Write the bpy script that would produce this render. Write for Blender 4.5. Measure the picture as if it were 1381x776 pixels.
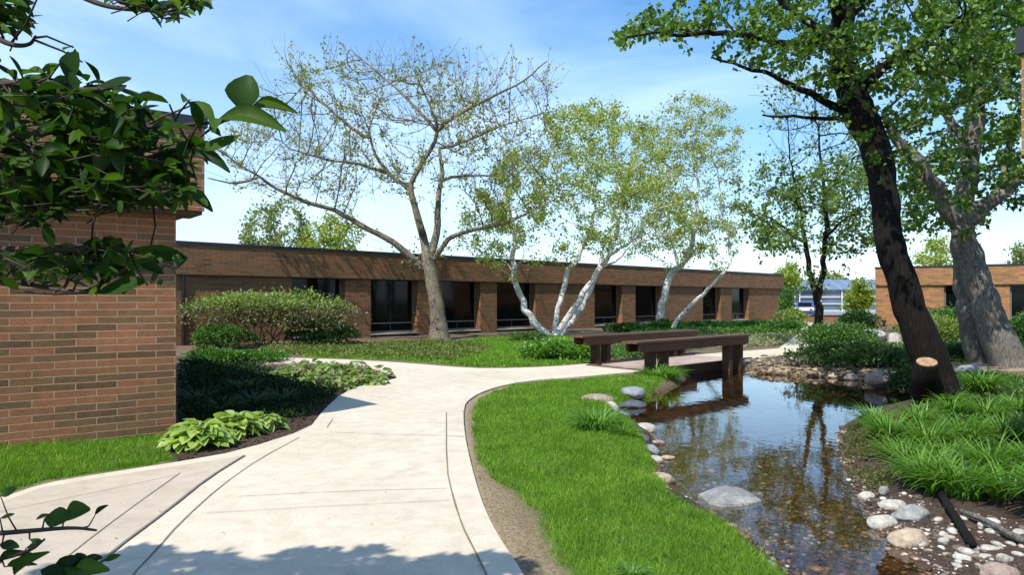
import bpy, math, random
import numpy as np
from mathutils import Vector, kdtree
from mathutils import noise as mnoise

for o in list(bpy.data.objects): bpy.data.objects.remove(o)
S = bpy.context.scene
COL = S.collection
R = math.radians
rng = np.random.default_rng(7)
random.seed(7)

# ------------------------------------------------------------------ camera, sky, sun, exposure
F = 1000.0; CX = 690.5; HY = 405.0; CH = 1.6
cam = bpy.data.cameras.new('camera'); camo = bpy.data.objects.new('camera', cam); COL.objects.link(camo)
cam.sensor_width = 36; cam.lens = F/1381*36; cam.shift_y = 17/1381
camo.location = (0, 0, CH); camo.rotation_euler = (R(90), 0, 0)
cam.clip_start = .05; cam.clip_end = 6000
S.camera = camo
S.view_settings.view_transform = 'Standard'; S.view_settings.look = 'None'
S.view_settings.exposure = 0.6; S.view_settings.gamma = 1
S.render.resolution_x = 1024; S.render.resolution_y = 576

SUN_EL = R(51); SD = Vector((-.506*math.cos(SUN_EL), -.863*math.cos(SUN_EL), math.sin(SUN_EL)))
SHX, SHY = .41, .70      # ground shift of a shadow per metre of height
w = bpy.data.worlds.new('World'); S.world = w; w.use_nodes = True
nt = w.node_tree; nt.nodes.clear()
def N(nt, t, **k):
    n = nt.nodes.new(t)
    for a, v in k.items():
        if a.startswith('i_'):
            key = a[2:]; key = int(key) if key.isdigit() else key.replace('_', ' ')
            n.inputs[key].default_value = v
        else: setattr(n, a, v)
    return n
out = N(nt, 'ShaderNodeOutputWorld'); bg = N(nt, 'ShaderNodeBackground'); bg.inputs[1].default_value = .132
sky = N(nt, 'ShaderNodeTexSky', sky_type='NISHITA', sun_disc=False)
sky.sun_elevation = SUN_EL; sky.sun_rotation = math.atan2(SD.x, SD.y) % (2*math.pi)
sky.air_density = 1.0; sky.dust_density = .3; sky.ozone_density = 2.2
tc = N(nt, 'ShaderNodeTexCoord'); mp = N(nt, 'ShaderNodeMapping'); mp.inputs['Scale'].default_value = (1.0, 1.3, 4.2); mp.inputs['Rotation'].default_value = (0, R(14), R(20))
nz = N(nt, 'ShaderNodeTexNoise'); nz.inputs['Scale'].default_value = 1.7; nz.inputs['Detail'].default_value = 8; nz.inputs['Roughness'].default_value = .55; nz.inputs['Distortion'].default_value = .5
cr = N(nt, 'ShaderNodeValToRGB'); cr.color_ramp.elements[0].position = .44; cr.color_ramp.elements[1].position = .78
sep = N(nt, 'ShaderNodeSeparateXYZ')
# thin cirrus, thicker towards the horizon and to the west
mr = N(nt, 'ShaderNodeMapRange'); mr.inputs[1].default_value = .0; mr.inputs[2].default_value = .42; mr.inputs[3].default_value = .74; mr.inputs[4].default_value = .0
mx2 = N(nt, 'ShaderNodeMapRange'); mx2.inputs[1].default_value = -.6; mx2.inputs[2].default_value = .35; mx2.inputs[3].default_value = .30; mx2.inputs[4].default_value = .0
L = nt.links.new
L(tc.outputs['Generated'], mp.inputs[0]); L(mp.outputs[0], nz.inputs['Vector']); L(nz.outputs[0], cr.inputs[0]); L(tc.outputs['Generated'], sep.inputs[0])
L(sep.outputs[2], mr.inputs[0]); L(sep.outputs[0], mx2.inputs[0])
pw = N(nt, 'ShaderNodeMath', operation='POWER'); pw.inputs[1].default_value = 1.5; L(mr.outputs[0], pw.inputs[0])
a1 = N(nt, 'ShaderNodeMath', operation='ADD'); L(pw.outputs[0], a1.inputs[0]); L(mx2.outputs[0], a1.inputs[1])
a2 = N(nt, 'ShaderNodeMath', operation='MULTIPLY'); a2.inputs[1].default_value = .62; L(cr.outputs[0], a2.inputs[0])
a3 = N(nt, 'ShaderNodeMath', operation='ADD', use_clamp=True); L(a1.outputs[0], a3.inputs[0]); L(a2.outputs[0], a3.inputs[1])
a4 = N(nt, 'ShaderNodeMath', operation='MULTIPLY'); a4.inputs[1].default_value = .95; L(a3.outputs[0], a4.inputs[0])
mxc = N(nt, 'ShaderNodeMix', data_type='RGBA'); L(a4.outputs[0], mxc.inputs[0]); L(sky.outputs[0], mxc.inputs[6]); mxc.inputs[7].default_value = (5.7, 6.7, 7.8, 1)
hs = N(nt, 'ShaderNodeHueSaturation'); hs.inputs['Saturation'].default_value = 1.42; hs.inputs['Value'].default_value = 1.0
L(mxc.outputs[2], hs.inputs['Color']); L(hs.outputs[0], bg.inputs[0]); L(bg.outputs[0], out.inputs[0])
sun = bpy.data.lights.new('sun', 'SUN'); sun.energy = 4.0; sun.angle = R(.5); sun.color = (1, .955, .88)
suno = bpy.data.objects.new('sun', sun); COL.objects.link(suno); suno.rotation_euler = SD.to_track_quat('Z', 'Y').to_euler()

# ------------------------------------------------------------------ helpers
def G(px, py, z=0.0):
    """point on the horizontal plane z seen at photo pixel"""
    Y = (CH - z)/(py - HY)*F
    return ((px - CX)/F*Y, Y)
def Wp(px, py, Y): return np.array(((px - CX)/F*Y, Y, CH - (py - HY)/F*Y))
def GP(pts, z=0.0): return np.array([G(a, b, z) for a, b in pts])
def inpoly(P, poly):
    x, y = P[:, 0], P[:, 1]; r = np.zeros(len(P), bool); n = len(poly); j = n-1
    for i in range(n):
        xi, yi = poly[i]; xj, yj = poly[j]
        c = ((yi > y) != (yj > y)) & (x < (xj-xi)*(y-yi)/((yj-yi) if yj != yi else 1e-9)+xi)
        r ^= c; j = i
    return r
def sdist(P, poly):
    """signed distance, + inside"""
    d = np.full(len(P), 1e9); n = len(poly)
    for i in range(n):
        a = poly[i]; b = poly[(i+1) % n]; ab = b-a
        t = np.clip(((P-a)@ab)/max(ab@ab, 1e-9), 0, 1)
        d = np.minimum(d, np.linalg.norm(P-(a+t[:, None]*ab), axis=1))
    return np.where(inpoly(P, poly), d, -d)
def smooth_poly(poly, k=2):
    for _ in range(k):
        q = []; n = len(poly)
        for i in range(n):
            a = poly[i]; b = poly[(i+1) % n]; q += [a*.75+b*.25, a*.25+b*.75]
        poly = np.array(q)
    return poly
def smooth_line(pts, k=2):
    pts = np.array(pts, float)
    for _ in range(k):
        q = [pts[0]]
        for i in range(len(pts)-1):
            a, b = pts[i], pts[i+1]; q += [a*.75+b*.25, a*.25+b*.75]
        q.append(pts[-1]); pts = np.array(q)
    return pts
def mesh_np(name, V, faces, mat, smooth=False, parent=None):
    """faces: list of (M,k) int arrays"""
    me = bpy.data.meshes.new(name); V = np.asarray(V, np.float32)
    me.vertices.add(len(V)); me.vertices.foreach_set('co', V.ravel())
    if not isinstance(faces, list): faces = [faces]
    faces = [np.asarray(f, np.int32) for f in faces if len(f)]
    nl = sum(f.size for f in faces); npoly = sum(len(f) for f in faces)
    me.loops.add(nl); me.polygons.add(npoly)
    me.loops.foreach_set('vertex_index', np.concatenate([f.ravel() for f in faces]))
    tot = np.concatenate([np.full(len(f), f.shape[1], np.int32) for f in faces])
    st = np.concatenate([[0], np.cumsum(tot)[:-1]]).astype(np.int32)
    me.polygons.foreach_set('loop_start', st)
    me.polygons.foreach_set('loop_total', tot)
    me.polygons.foreach_set('use_smooth', np.full(npoly, bool(smooth)))
    me.update(calc_edges=True); me.validate()
    me.materials.append(mat)
    o = bpy.data.objects.new(name, me); COL.objects.link(o)
    if parent: o.parent = parent
    return o
class MB:
    def __init__(s): s.V = []; s.Fs = {}; s.n = 0
    def add(s, V, F):
        V = np.asarray(V, float).reshape(-1, 3)
        if isinstance(F, np.ndarray) and F.ndim == 2: s.Fs.setdefault(F.shape[1], []).append(F+s.n)
        else:
            for f in F: s.Fs.setdefault(len(f), []).append(np.array([f])+s.n)
        s.V.append(V); s.n += len(V)
    def box(s, x0, x1, y0, y1, z0, z1):
        V = [(x, y, z) for z in (z0, z1) for y in (y0, y1) for x in (x0, x1)]
        s.add(V, np.array([(0, 2, 3, 1), (4, 5, 7, 6), (0, 1, 5, 4), (2, 6, 7, 3), (0, 4, 6, 2), (1, 3, 7, 5)]))
    def obox(s, c, ax, ay, az):
        c, ax, ay, az = map(np.array, (c, ax, ay, az))
        V = [c+i*ax+j*ay+k*az for k in (-1, 1) for j in (-1, 1) for i in (-1, 1)]
        s.add(V, np.array([(0, 2, 3, 1), (4, 5, 7, 6), (0, 1, 5, 4), (2, 6, 7, 3), (0, 4, 6, 2), (1, 3, 7, 5)]))
    def tube(s, P, r, sides=8, cap=True):
        P = np.array(P, float); n = len(P); r = np.broadcast_to(r, n)
        T = np.gradient(P, axis=0); T /= np.linalg.norm(T, axis=1)[:, None]+1e-9
        ref = np.array((0, 0, 1.)) if abs(T[0][2]) < .8 else np.array((1., 0, 0))
        a = np.cross(T[0], ref); a /= np.linalg.norm(a); V = []
        th = np.arange(sides)/sides*2*math.pi
        for i in range(n):
            a = a-T[i]*(a@T[i]); a /= np.linalg.norm(a)+1e-9; b = np.cross(T[i], a)
            V.append(P[i]+r[i]*(np.cos(th)[:, None]*a+np.sin(th)[:, None]*b))
        k = np.arange(sides); k2 = (k+1) % sides
        Fq = np.concatenate([np.stack([i*sides+k, i*sides+k2, (i+1)*sides+k2, (i+1)*sides+k], 1) for i in range(n-1)])
        s.add(np.concatenate(V), Fq)
        if cap: s.Fs.setdefault(sides, []).append(np.array([k[::-1]])+s.n-n*sides); s.Fs[sides].append(np.array([k])+s.n-sides)
    def build(s, name, mat, parent=None, smooth=False):
        return mesh_np(name, np.concatenate(s.V), [np.concatenate(f) for f in s.Fs.values()], mat, smooth, parent)
def tag(o, label=None, cat=None, group=None, kind=None):
    for k, v in (('label', label), ('category', cat), ('group', group), ('kind', kind)):
        if v: o[k] = v
    return o
def empty(name, loc=(0, 0, 0), rz=0):
    o = bpy.data.objects.new(name, None); COL.objects.link(o); o.location = loc; o.rotation_euler = (0, 0, rz); o.empty_display_size = .2
    return o
def rel(o, root):
    """re-express a mesh built in world coordinates under a root that has a location"""
    o.parent = root; o.matrix_parent_inverse.identity()
    me = o.data; v = np.empty(len(me.vertices)*3, np.float32); me.vertices.foreach_get('co', v); v = v.reshape(-1, 3)-np.array(root.location, np.float32)
    me.vertices.foreach_set('co', v.ravel()); me.update(); return o
def normalize(a): return a/(np.linalg.norm(a, axis=-1, keepdims=True)+1e-9)
def randdir(n, r=rng): return normalize(r.normal(size=(n, 3)))
def scatter(T, Fs, O, X, Y, Z, sc):
    """copies of template T at origins O with axes X,Y,Z and scales sc (n,) or (n,3)"""
    T = np.asarray(T, float); n = len(O); sc = np.asarray(sc, float)
    if sc.ndim == 1: sc = np.repeat(sc[:, None], 3, 1)
    V = O[:, None, :]+sc[:, None, 0:1]*T[None, :, 0:1]*X[:, None]+sc[:, None, 1:2]*T[None, :, 1:2]*Y[:, None]+sc[:, None, 2:3]*T[None, :, 2:3]*Z[:, None]
    out = []
    for f in Fs:
        f = np.asarray(f); out.append((f[None]+(np.arange(n)*len(T))[:, None, None]).reshape(-1, f.shape[1]))
    return V.reshape(-1, 3), out
def frames(D, up=None, r=rng):
    """axis Y along D, Z roughly up/random, X across"""
    D = normalize(D); U = randdir(len(D), r) if up is None else up
    X = normalize(np.cross(D, U)); Z = np.cross(X, D); return X, D, Z
# leaf templates: x across, y along, z normal
LEAF4 = (np.array([(0, 0, 0), (.5, .45, .07), (0, 1, 0), (-.5, .45, .07)]), [np.array([(0, 1, 2, 3)])])
def leaf_t(nseg, prof, curl, fold=.12):
    V = []; Fq = []
    for i in range(nseg+1):
        t = i/nseg; wd = prof(t); z = -curl*t*t
        V += [(-wd, t, z+fold*wd), (0, t, z), (wd, t, z+fold*wd)]
    for i in range(nseg):
        a = i*3; Fq += [(a, a+1, a+4, a+3), (a+1, a+2, a+5, a+4)]
    return np.array(V), [np.array(Fq)]
HOSTA_ = 0
OVAL = leaf_t(6, lambda t: .5*math.sin(math.pi*min(1, t*.94+.03))**.7*(.55+.45*min(1, t*2.2)), .18, .35)
HOSTA = leaf_t(7, lambda t: .5*(math.sin(math.pi*min(1, (t*.97+.03)**.8)))**.75, .35, .35)
STRAP = leaf_t(7, lambda t: .5*(1-.95*t**2.2), 0, .5)
BLADE = (np.array([(-.5, 0, 0), (.5, 0, 0), (.35, .6, .06), (-.35, .6, .06), (0, 1, .25)]), [np.array([(0, 1, 2, 3)]), np.array([(3, 2, 4)])])
def strap_leaves(base, az, length, width, lean0, droop, r=rng, seg=7):
    """arching strap leaves; vectorised"""
    n = len(base); t = np.linspace(0, 1, seg+1); V = np.zeros((n, seg+1, 3, 3))
    ang = lean0[:, None]+droop[:, None]*t[None]**1.3          # angle from vertical
    ds = length[:, None]/seg
    h = np.cumsum(np.sin(ang)*ds, 1)-np.sin(ang[:, :1])*ds; z = np.cumsum(np.cos(ang)*ds, 1)-np.cos(ang[:, :1])*ds
    dx, dy = np.cos(az), np.sin(az); wd = width[:, None]*.5*(1-.97*t[None]**2.5)*(.6+.4*np.minimum(1, t[None]*4))
    for k, sg in enumerate((-1, 0, 1)):
        V[:, :, k, 0] = base[:, None, 0]+h*dx[:, None]-sg*wd*dy[:, None]
        V[:, :, k, 1] = base[:, None, 1]+h*dy[:, None]+sg*wd*dx[:, None]
        V[:, :, k, 2] = base[:, None, 2]+z+abs(sg)*wd*.35
    Fq = []
    for i in range(seg):
        a = i*3; Fq += [(a, a+1, a+4, a+3), (a+1, a+2, a+5, a+4)]
    Fq = np.array(Fq); Fa = (Fq[None]+(np.arange(n)*(seg+1)*3)[:, None, None]).reshape(-1, 4)
    return V.reshape(-1, 3), Fa

# ------------------------------------------------------------------ materials
def mat(name):
    m = bpy.data.materials.new(name); m.use_nodes = True; m.node_tree.nodes.clear(); return m, m.node_tree
def ramp(nt, src, stops):
    c = N(nt, 'ShaderNodeValToRGB'); e = c.color_ramp.elements
    while len(e) < len(stops): e.new(.5)
    for i, (p, col) in enumerate(stops): e[i].position = p; e[i].color = (*col, 1)
    nt.links.new(src, c.inputs[0]); return c.outputs[0]
def noise(nt, scale, detail=4, rough=.55, vec=None, dist=0):
    n = N(nt, 'ShaderNodeTexNoise'); n.inputs['Scale'].default_value = scale; n.inputs['Detail'].default_value = detail; n.inputs['Roughness'].default_value = rough; n.inputs['Distortion'].default_value = dist
    if vec is not None: nt.links.new(vec, n.inputs['Vector'])
    return n.outputs[0]
def objvec(nt, scale=None):
    t = N(nt, 'ShaderNodeTexCoord').outputs['Object']
    if scale:
        m = N(nt, 'ShaderNodeMapping'); m.inputs['Scale'].default_value = scale; nt.links.new(t, m.inputs[0]); return m.outputs[0]
    return t
def mixc(nt, fac, a, b, mode='MIX'):
    m = N(nt, 'ShaderNodeMix', data_type='RGBA', blend_type=mode)
    for s, v in ((0, fac), (6, a), (7, b)):
        if hasattr(v, 'is_linked'): nt.links.new(v, m.inputs[s])
        else: m.inputs[s].default_value = v if s == 0 else (*v, 1)
    return m.outputs[2]
def bump(nt, h, strength=.4, dist=.01):
    b = N(nt, 'ShaderNodeBump'); b.inputs['Strength'].default_value = strength; b.inputs['Distance'].default_value = dist; nt.links.new(h, b.inputs['Height']); return b.outputs[0]
def finish(m, nt, col, rough=.8, normal=None, spec=.3, metal=0):
    p = N(nt, 'ShaderNodeBsdfPrincipled'); o = N(nt, 'ShaderNodeOutputMaterial')
    if hasattr(col, 'is_linked'): nt.links.new(col, p.inputs['Base Color'])
    else: p.inputs['Base Color'].default_value = (*col, 1)
    if hasattr(rough, 'is_linked'): nt.links.new(rough, p.inputs['Roughness'])
    else: p.inputs['Roughness'].default_value = rough
    p.inputs['Specular IOR Level'].default_value = spec; p.inputs['Metallic'].default_value = metal
    if normal is not None: nt.links.new(normal, p.inputs['Normal'])
    nt.links.new(p.outputs[0], o.inputs[0]); return m
def simple(name, col, rough=.7, var=.25, scale=8, spec=.3, metal=0, bs=.3, bd=.004):
    m, nt = mat(name); v = objvec(nt); n = noise(nt, scale, 5, .6, v)
    a = tuple(c*(1-var) for c in col); b = tuple(min(1, c*(1+var)) for c in col)
    return finish(m, nt, ramp(nt, n, [(.3, a), (.7, b)]), rough, bump(nt, n, bs, bd), spec, metal)
def leafmat(name, cols, transl=.35, rough=.45, spec=.4, tcol=None):
    """cols: list of stops; random per leaf"""
    m, nt = mat(name); g = N(nt, 'ShaderNodeNewGeometry')
    k = len(cols); c = ramp(nt, g.outputs['Random Per Island'], [(i/max(1, k-1), q) for i, q in enumerate(cols)])
    n = noise(nt, 1.3, 3, .5, objvec(nt)); c = mixc(nt, .35, c, ramp(nt, n, [(.35, (.55, .6, .5)), (.65, (1.25, 1.2, 1.0))]), 'MULTIPLY')
    p = N(nt, 'ShaderNodeBsdfPrincipled'); p.inputs['Roughness'].default_value = rough; p.inputs['Specular IOR Level'].default_value = spec
    t = N(nt, 'ShaderNodeBsdfTranslucent'); mx = N(nt, 'ShaderNodeMixShader'); mx.inputs[0].default_value = transl; o = N(nt, 'ShaderNodeOutputMaterial')
    tm = mixc(nt, 1.0, c, (1.5, 1.6, .6), 'MULTIPLY')
    nt.links.new(c, p.inputs['Base Color']); nt.links.new(tm, t.inputs[0]); nt.links.new(p.outputs[0], mx.inputs[1]); nt.links.new(t.outputs[0], mx.inputs[2]); nt.links.new(mx.outputs[0], o.inputs[0])
    return m
def grassmat():
    m = leafmat('grass blade', [(.075, .17, .014), (.12, .26, .022), (.19, .35, .035), (.30, .44, .08)], .42, .5, .2); nt = m.node_tree; p = [n for n in nt.nodes if n.type == 'BSDF_PRINCIPLED'][0]; src = p.inputs['Base Color'].links[0].from_socket; v = objvec(nt)
    c = mixc(nt, .8, src, ramp(nt, noise(nt, 3.2, 5, .7, v, .5), [(.32, (.55, .62, .55)), (.5, (1, 1, 1)), (.68, (1.35, 1.2, 1.3))]), 'MULTIPLY'); c = mixc(nt, ramp(nt, noise(nt, 1.1, 4, .7, v), [(.58, (0, 0, 0)), (.72, (.5, .5, .5))]), c, (.26, .27, .09))
    for l in list(src.links):
        if l.to_node != c.node and l.to_node.type != 'MIX': nt.links.new(c, l.to_socket)
    nt.links.new(c, p.inputs['Base Color']); return m
def brickmat(name, bw=.40, rh=.079, tint=(1, 1, 1), ms=.0055):
    m, nt = mat(name); t = objvec(nt); s = N(nt, 'ShaderNodeSeparateXYZ'); nt.links.new(t, s.inputs[0])
    a = N(nt, 'ShaderNodeMath', operation='ADD'); nt.links.new(s.outputs[0], a.inputs[0]); nt.links.new(s.outputs[1], a.inputs[1])
    c = N(nt, 'ShaderNodeCombineXYZ'); nt.links.new(a.outputs[0], c.inputs[0]); nt.links.new(s.outputs[2], c.inputs[1])
    # slight wobble of the joints
    wv = N(nt, 'ShaderNodeVectorMath', operation='MULTIPLY_ADD'); nn = N(nt, 'ShaderNodeTexNoise'); nn.inputs['Scale'].default_value = 2.2; nt.links.new(c.outputs[0], nn.inputs['Vector'])
    nt.links.new(nn.outputs['Color'], wv.inputs[0]); wv.inputs[1].default_value = (.030, .014, 0); nt.links.new(c.outputs[0], wv.inputs[2])
    b = N(nt, 'ShaderNodeTexBrick'); nt.links.new(wv.outputs[0], b.inputs['Vector']); b.offset = .5; b.inputs['Scale'].default_value = 1
    b.inputs['Brick Width'].default_value = bw; b.inputs['Row Height'].default_value = rh; b.inputs['Mortar Size'].default_value = ms; b.inputs['Mortar Smooth'].default_value = .25; b.inputs['Bias'].default_value = 0
    b.inputs['Color1'].default_value = (0, 0, 0, 1); b.inputs['Color2'].default_value = (1, 1, 1, 1); b.inputs['Mortar'].default_value = (.5, .5, .5, 1)
    T = lambda q: tuple(x*y for x, y in zip(q, tint))
    bc = ramp(nt, b.outputs['Color'], [(0, T((.14, .085, .052))), (.12, T((.185, .115, .066))), (.4, T((.235, .135, .075))), (.62, T((.29, .14, .078))), (.88, T((.34, .155, .088))), (1, T((.22, .12, .078)))])
    f = noise(nt, 40, 5, .7, wv.outputs[0]); f2 = noise(nt, 1.1, 3, .6, wv.outputs[0]); f3 = noise(nt, 9, 3, .6, wv.outputs[0])
    bc = mixc(nt, .5, bc, ramp(nt, f, [(.3, (.6, .6, .6)), (.7, (1.3, 1.3, 1.3))]), 'MULTIPLY')
    bc = mixc(nt, .5, bc, ramp(nt, f3, [(.35, (.65, .7, .72)), (.65, (1.15, 1.12, 1.1))]), 'MULTIPLY')
    mc = ramp(nt, f, [(.3, T((.32, .24, .165))), (.7, T((.50, .39, .28)))])
    col = mixc(nt, b.outputs['Fac'], bc, mc); col = mixc(nt, .5, col, ramp(nt, f2, [(.3, (.7, .7, .7)), (.7, (1.15, 1.12, 1.08))]), 'MULTIPLY')
    inv = N(nt, 'ShaderNodeMath', operation='SUBTRACT'); inv.inputs[0].default_value = 1; nt.links.new(b.outputs['Fac'], inv.inputs[1])
    h = N(nt, 'ShaderNodeMath', operation='MULTIPLY_ADD'); nt.links.new(f, h.inputs[0]); h.inputs[1].default_value = .3; nt.links.new(inv.outputs[0], h.inputs[2])
    return finish(m, nt, col, .88, bump(nt, h.outputs[0], 1.0, .010), .2)
M = {}
M['brick'] = brickmat('brown brick', tint=(1.0, .92, .80), ms=.0065)
M['brick_far'] = brickmat('far brown brick', tint=(.88, .83, .70))
M['brick_orange'] = brickmat('orange brick', tint=(1.25, 1.2, .95))
M['coping'] = simple('dark metal coping', (.022, .024, .028), .45, .2, 3, .5)
M['roofing'] = simple('grey roofing', (.12, .12, .12), .9)
M['frame'] = simple('weathered bronze frame', (.17, .15, .13), .5, .12, 5, .4)
M['dark_frame'] = simple('dark bronze frame', (.02, .018, .016), .4, .1, 5, .4)
M['sill'] = simple('stone sill', (.42, .38, .33), .8)
M['soffit'] = simple('brown soffit', (.07, .045, .03), .8)
def glassdark():
    m, nt = mat('dark glass'); n = noise(nt, .8, 2, .5, objvec(nt)); return finish(m, nt, (.004, .005, .006), .06, bump(nt, n, .05, .02), .18)
M['glass'] = glassdark()
def blueglass():
    m, nt = mat('blue glass'); n = noise(nt, .25, 3, .5, objvec(nt)); return finish(m, nt, ramp(nt, n, [(.3, (.04, .07, .11)), (.7, (.10, .15, .21))]), .12, None, .8)
M['blue_glass'] = blueglass()
def concrete(name, a, b):
    m, nt = mat(name); v = objvec(nt); n1 = noise(nt, .55, 5, .6, v); n2 = noise(nt, 60, 4, .7, v); n3 = noise(nt, 5, 6, .65, v)
    c = ramp(nt, n1, [(.3, a), (.7, b)]); c = mixc(nt, .7, c, ramp(nt, n3, [(.3, (.80, .78, .75)), (.65, (1.06, 1.06, 1.06))]), 'MULTIPLY'); c = mixc(nt, ramp(nt, noise(nt, 1.4, 7, .75, v, 1.0), [(.56, (0, 0, 0)), (.70, (.45, .45, .45))]), c, (.36, .31, .24))
    c = mixc(nt, .4, c, ramp(nt, n2, [(.3, (.72, .72, .72)), (.7, (1.2, 1.2, 1.2))]), 'MULTIPLY')
    vo = N(nt, 'ShaderNodeTexVoronoi'); vo.inputs['Scale'].default_value = 4.5; nt.links.new(v, vo.inputs['Vector'])
    c = mixc(nt, ramp(nt, vo.outputs['Distance'], [(.03, (1, 1, 1)), (.06, (0, 0, 0))]), c, (.30, .27, .22))
    return finish(m, nt, c, .9, bump(nt, n2, .35, .003), .2)
M['concrete'] = concrete('cream concrete', (.555, .485, .375), (.655, .58, .455))
M['concrete_grey'] = concrete('buff concrete', (.44, .375, .29), (.52, .45, .355))
M['joint'] = simple('dark joint', (.20, .17, .135), .95)
M['asphalt'] = simple('pale asphalt', (.22, .22, .22), .9)
def wood(name, a, b, sc=(3, 3, 60)):
    m, nt = mat(name); v = objvec(nt, sc); n = noise(nt, 1.2, 6, .65, v, .6); n2 = noise(nt, 2, 3, .5, objvec(nt))
    c = ramp(nt, n, [(.3, a), (.7, b)]); c = mixc(nt, .5, c, ramp(nt, n2, [(.3, (.6, .6, .6)), (.7, (1.25, 1.2, 1.15))]), 'MULTIPLY')
    return finish(m, nt, c, .7, bump(nt, n, .5, .004), .3)
M['wood'] = wood('red brown wood', (.034, .016, .008), (.09, .043, .022))
M['wood_top'] = wood('sun bleached red wood', (.07, .035, .02), (.17, .10, .065))
M['deck'] = wood('pinkish deck boards', (.36, .27, .22), (.50, .40, .34), (2, 2, 2))
def barkm(name, a, b, sc=(6, 6, 1.6), strength=.9, patches=None):
    m, nt = mat(name); v = objvec(nt, sc); n = noise(nt, 2.2, 7, .7, v, .4); c = ramp(nt, n, [(.35, a), (.65, b)])
    n2 = noise(nt, 1.0, 4, .6, objvec(nt)); c = mixc(nt, .6, c, ramp(nt, n2, [(.35, (.6, .6, .6)), (.65, (1.3, 1.3, 1.25))]), 'MULTIPLY')
    if patches: c = mixc(nt, ramp(nt, noise(nt, 3.0, 5, .7, objvec(nt, (1, 1, 4.5)), .3), [(.58, (0, 0, 0)), (.63, (1, 1, 1))]), c, patches)
    return finish(m, nt, c, .9, bump(nt, n, strength, .03), .2)
M['bark_dark'] = barkm('dark bark with shade', (.004, .0035, .003), (.022, .018, .014), (16, 16, 3.2), 1.0)  # near-black colour stands in for crown shade missing on the pond tree trunk
M['bark_grey'] = barkm('grey furrowed bark', (.065, .06, .05), (.28, .255, .22), (15, 15, 4.5), 1.0)
M['bark_tan'] = barkm('tan grey bark', (.10, .085, .062), (.27, .225, .165), (7, 7, 3.5))
M['bark_birch'] = barkm('white birch bark', (.50, .48, .44), (.75, .73, .69), (4, 4, 8), .3, (.05, .045, .04))
M['twig'] = simple('brown twig', (.06, .045, .035), .8)
def cutm():
    m, nt = mat('fresh cut wood'); v = objvec(nt); n = noise(nt, 14, 5, .7, v); wv = N(nt, 'ShaderNodeTexWave', wave_type='RINGS', rings_direction='Z'); wv.inputs['Scale'].default_value = 16; wv.inputs['Distortion'].default_value = 3; nt.links.new(v, wv.inputs['Vector'])
    c = mixc(nt, .5, ramp(nt, n, [(.3, (.18, .10, .055)), (.5, (.38, .25, .15)), (.7, (.55, .43, .30))]), ramp(nt, wv.outputs[0], [(.3, (.7, .6, .5)), (.7, (1, 1, 1))]), 'MULTIPLY'); return finish(m, nt, c, .85, bump(nt, n, .6, .01), .2)
M['cutwood'] = cutm()
M['magnolia'] = leafmat('magnolia leaf', [(.012, .036, .006), (.026, .072, .010), (.085, .16, .024)], .4, .5, .2)
M['leaf_dark'] = leafmat('mid green leaf', [(.045, .10, .014), (.085, .17, .022), (.17, .27, .045)], .35)
M['leaf_mid'] = leafmat('soft green leaf', [(.07, .13, .03), (.13, .21, .05), (.22, .30, .09)], .4)
M['leaf_birch'] = leafmat('pale birch leaf', [(.18, .24, .04), (.28, .35, .06), (.42, .47, .14)], .4)
M['leaf_birch2'] = leafmat('greyish birch leaf', [(.20, .24, .08), (.29, .34, .10), (.42, .45, .20)], .4)
M['leaf_bud'] = leafmat('young bud leaf', [(.20, .13, .06), (.26, .28, .07), (.36, .42, .12)], .4)
M['leaf_far'] = leafmat('far pale leaf', [(.14, .18, .07), (.20, .25, .09), (.26, .30, .14)], .4)
M['leaf_lime'] = leafmat('lime leaf', [(.16, .22, .03), (.24, .32, .05), (.32, .40, .08)], .4)
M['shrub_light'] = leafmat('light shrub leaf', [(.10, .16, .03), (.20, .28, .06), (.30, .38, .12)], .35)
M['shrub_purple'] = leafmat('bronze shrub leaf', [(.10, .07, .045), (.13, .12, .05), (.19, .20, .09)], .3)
M['shrub_dark'] = leafmat('dark shrub leaf', [(.02, .05, .014), (.035, .085, .02), (.07, .14, .03)], .3)
M['cover_shaded'] = leafmat('cover leaf darkened for shade', [(.008, .022, .006), (.014, .036, .009), (.022, .055, .012)], .2, .6, .15)  # leaf colour darkened to deepen the building shadow over the bed
M['shrub_mid'] = leafmat('mid shrub leaf', [(.04, .10, .02), (.07, .16, .03), (.12, .23, .045)], .35)
M['hosta'] = leafmat('chartreuse hosta leaf', [(.20, .32, .06), (.30, .42, .10), (.42, .52, .18)], .35, .4)
M['hosta_green'] = leafmat('grey green hosta leaf', [(.12, .21, .05), (.20, .29, .08), (.32, .38, .15)], .35, .4)
M['daylily'] = leafmat('daylily leaf', [(.06, .16, .02), (.12, .27, .035), (.22, .38, .08)], .4, .4)
M['grass'] = grassmat()
M['grass_dry'] = leafmat('dry grass blade', [(.22, .17, .08), (.30, .24, .12), (.14, .20, .04)], .3, .6)
M['cover'] = leafmat('yellow green cover leaf', [(.08, .13, .02), (.14, .19, .035), (.23, .24, .07)], .35)
M['cover_green'] = leafmat('green cover leaf', [(.03, .09, .012), (.06, .16, .02), (.11, .24, .035)], .35)
M['cover_pale'] = leafmat('pale cover leaf', [(.14, .17, .08), (.22, .25, .12), (.30, .31, .18)], .3)
M['moss'] = leafmat('mossy leaf', [(.06, .07, .02), (.09, .10, .025), (.12, .13, .04)], .2, .7)
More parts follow.
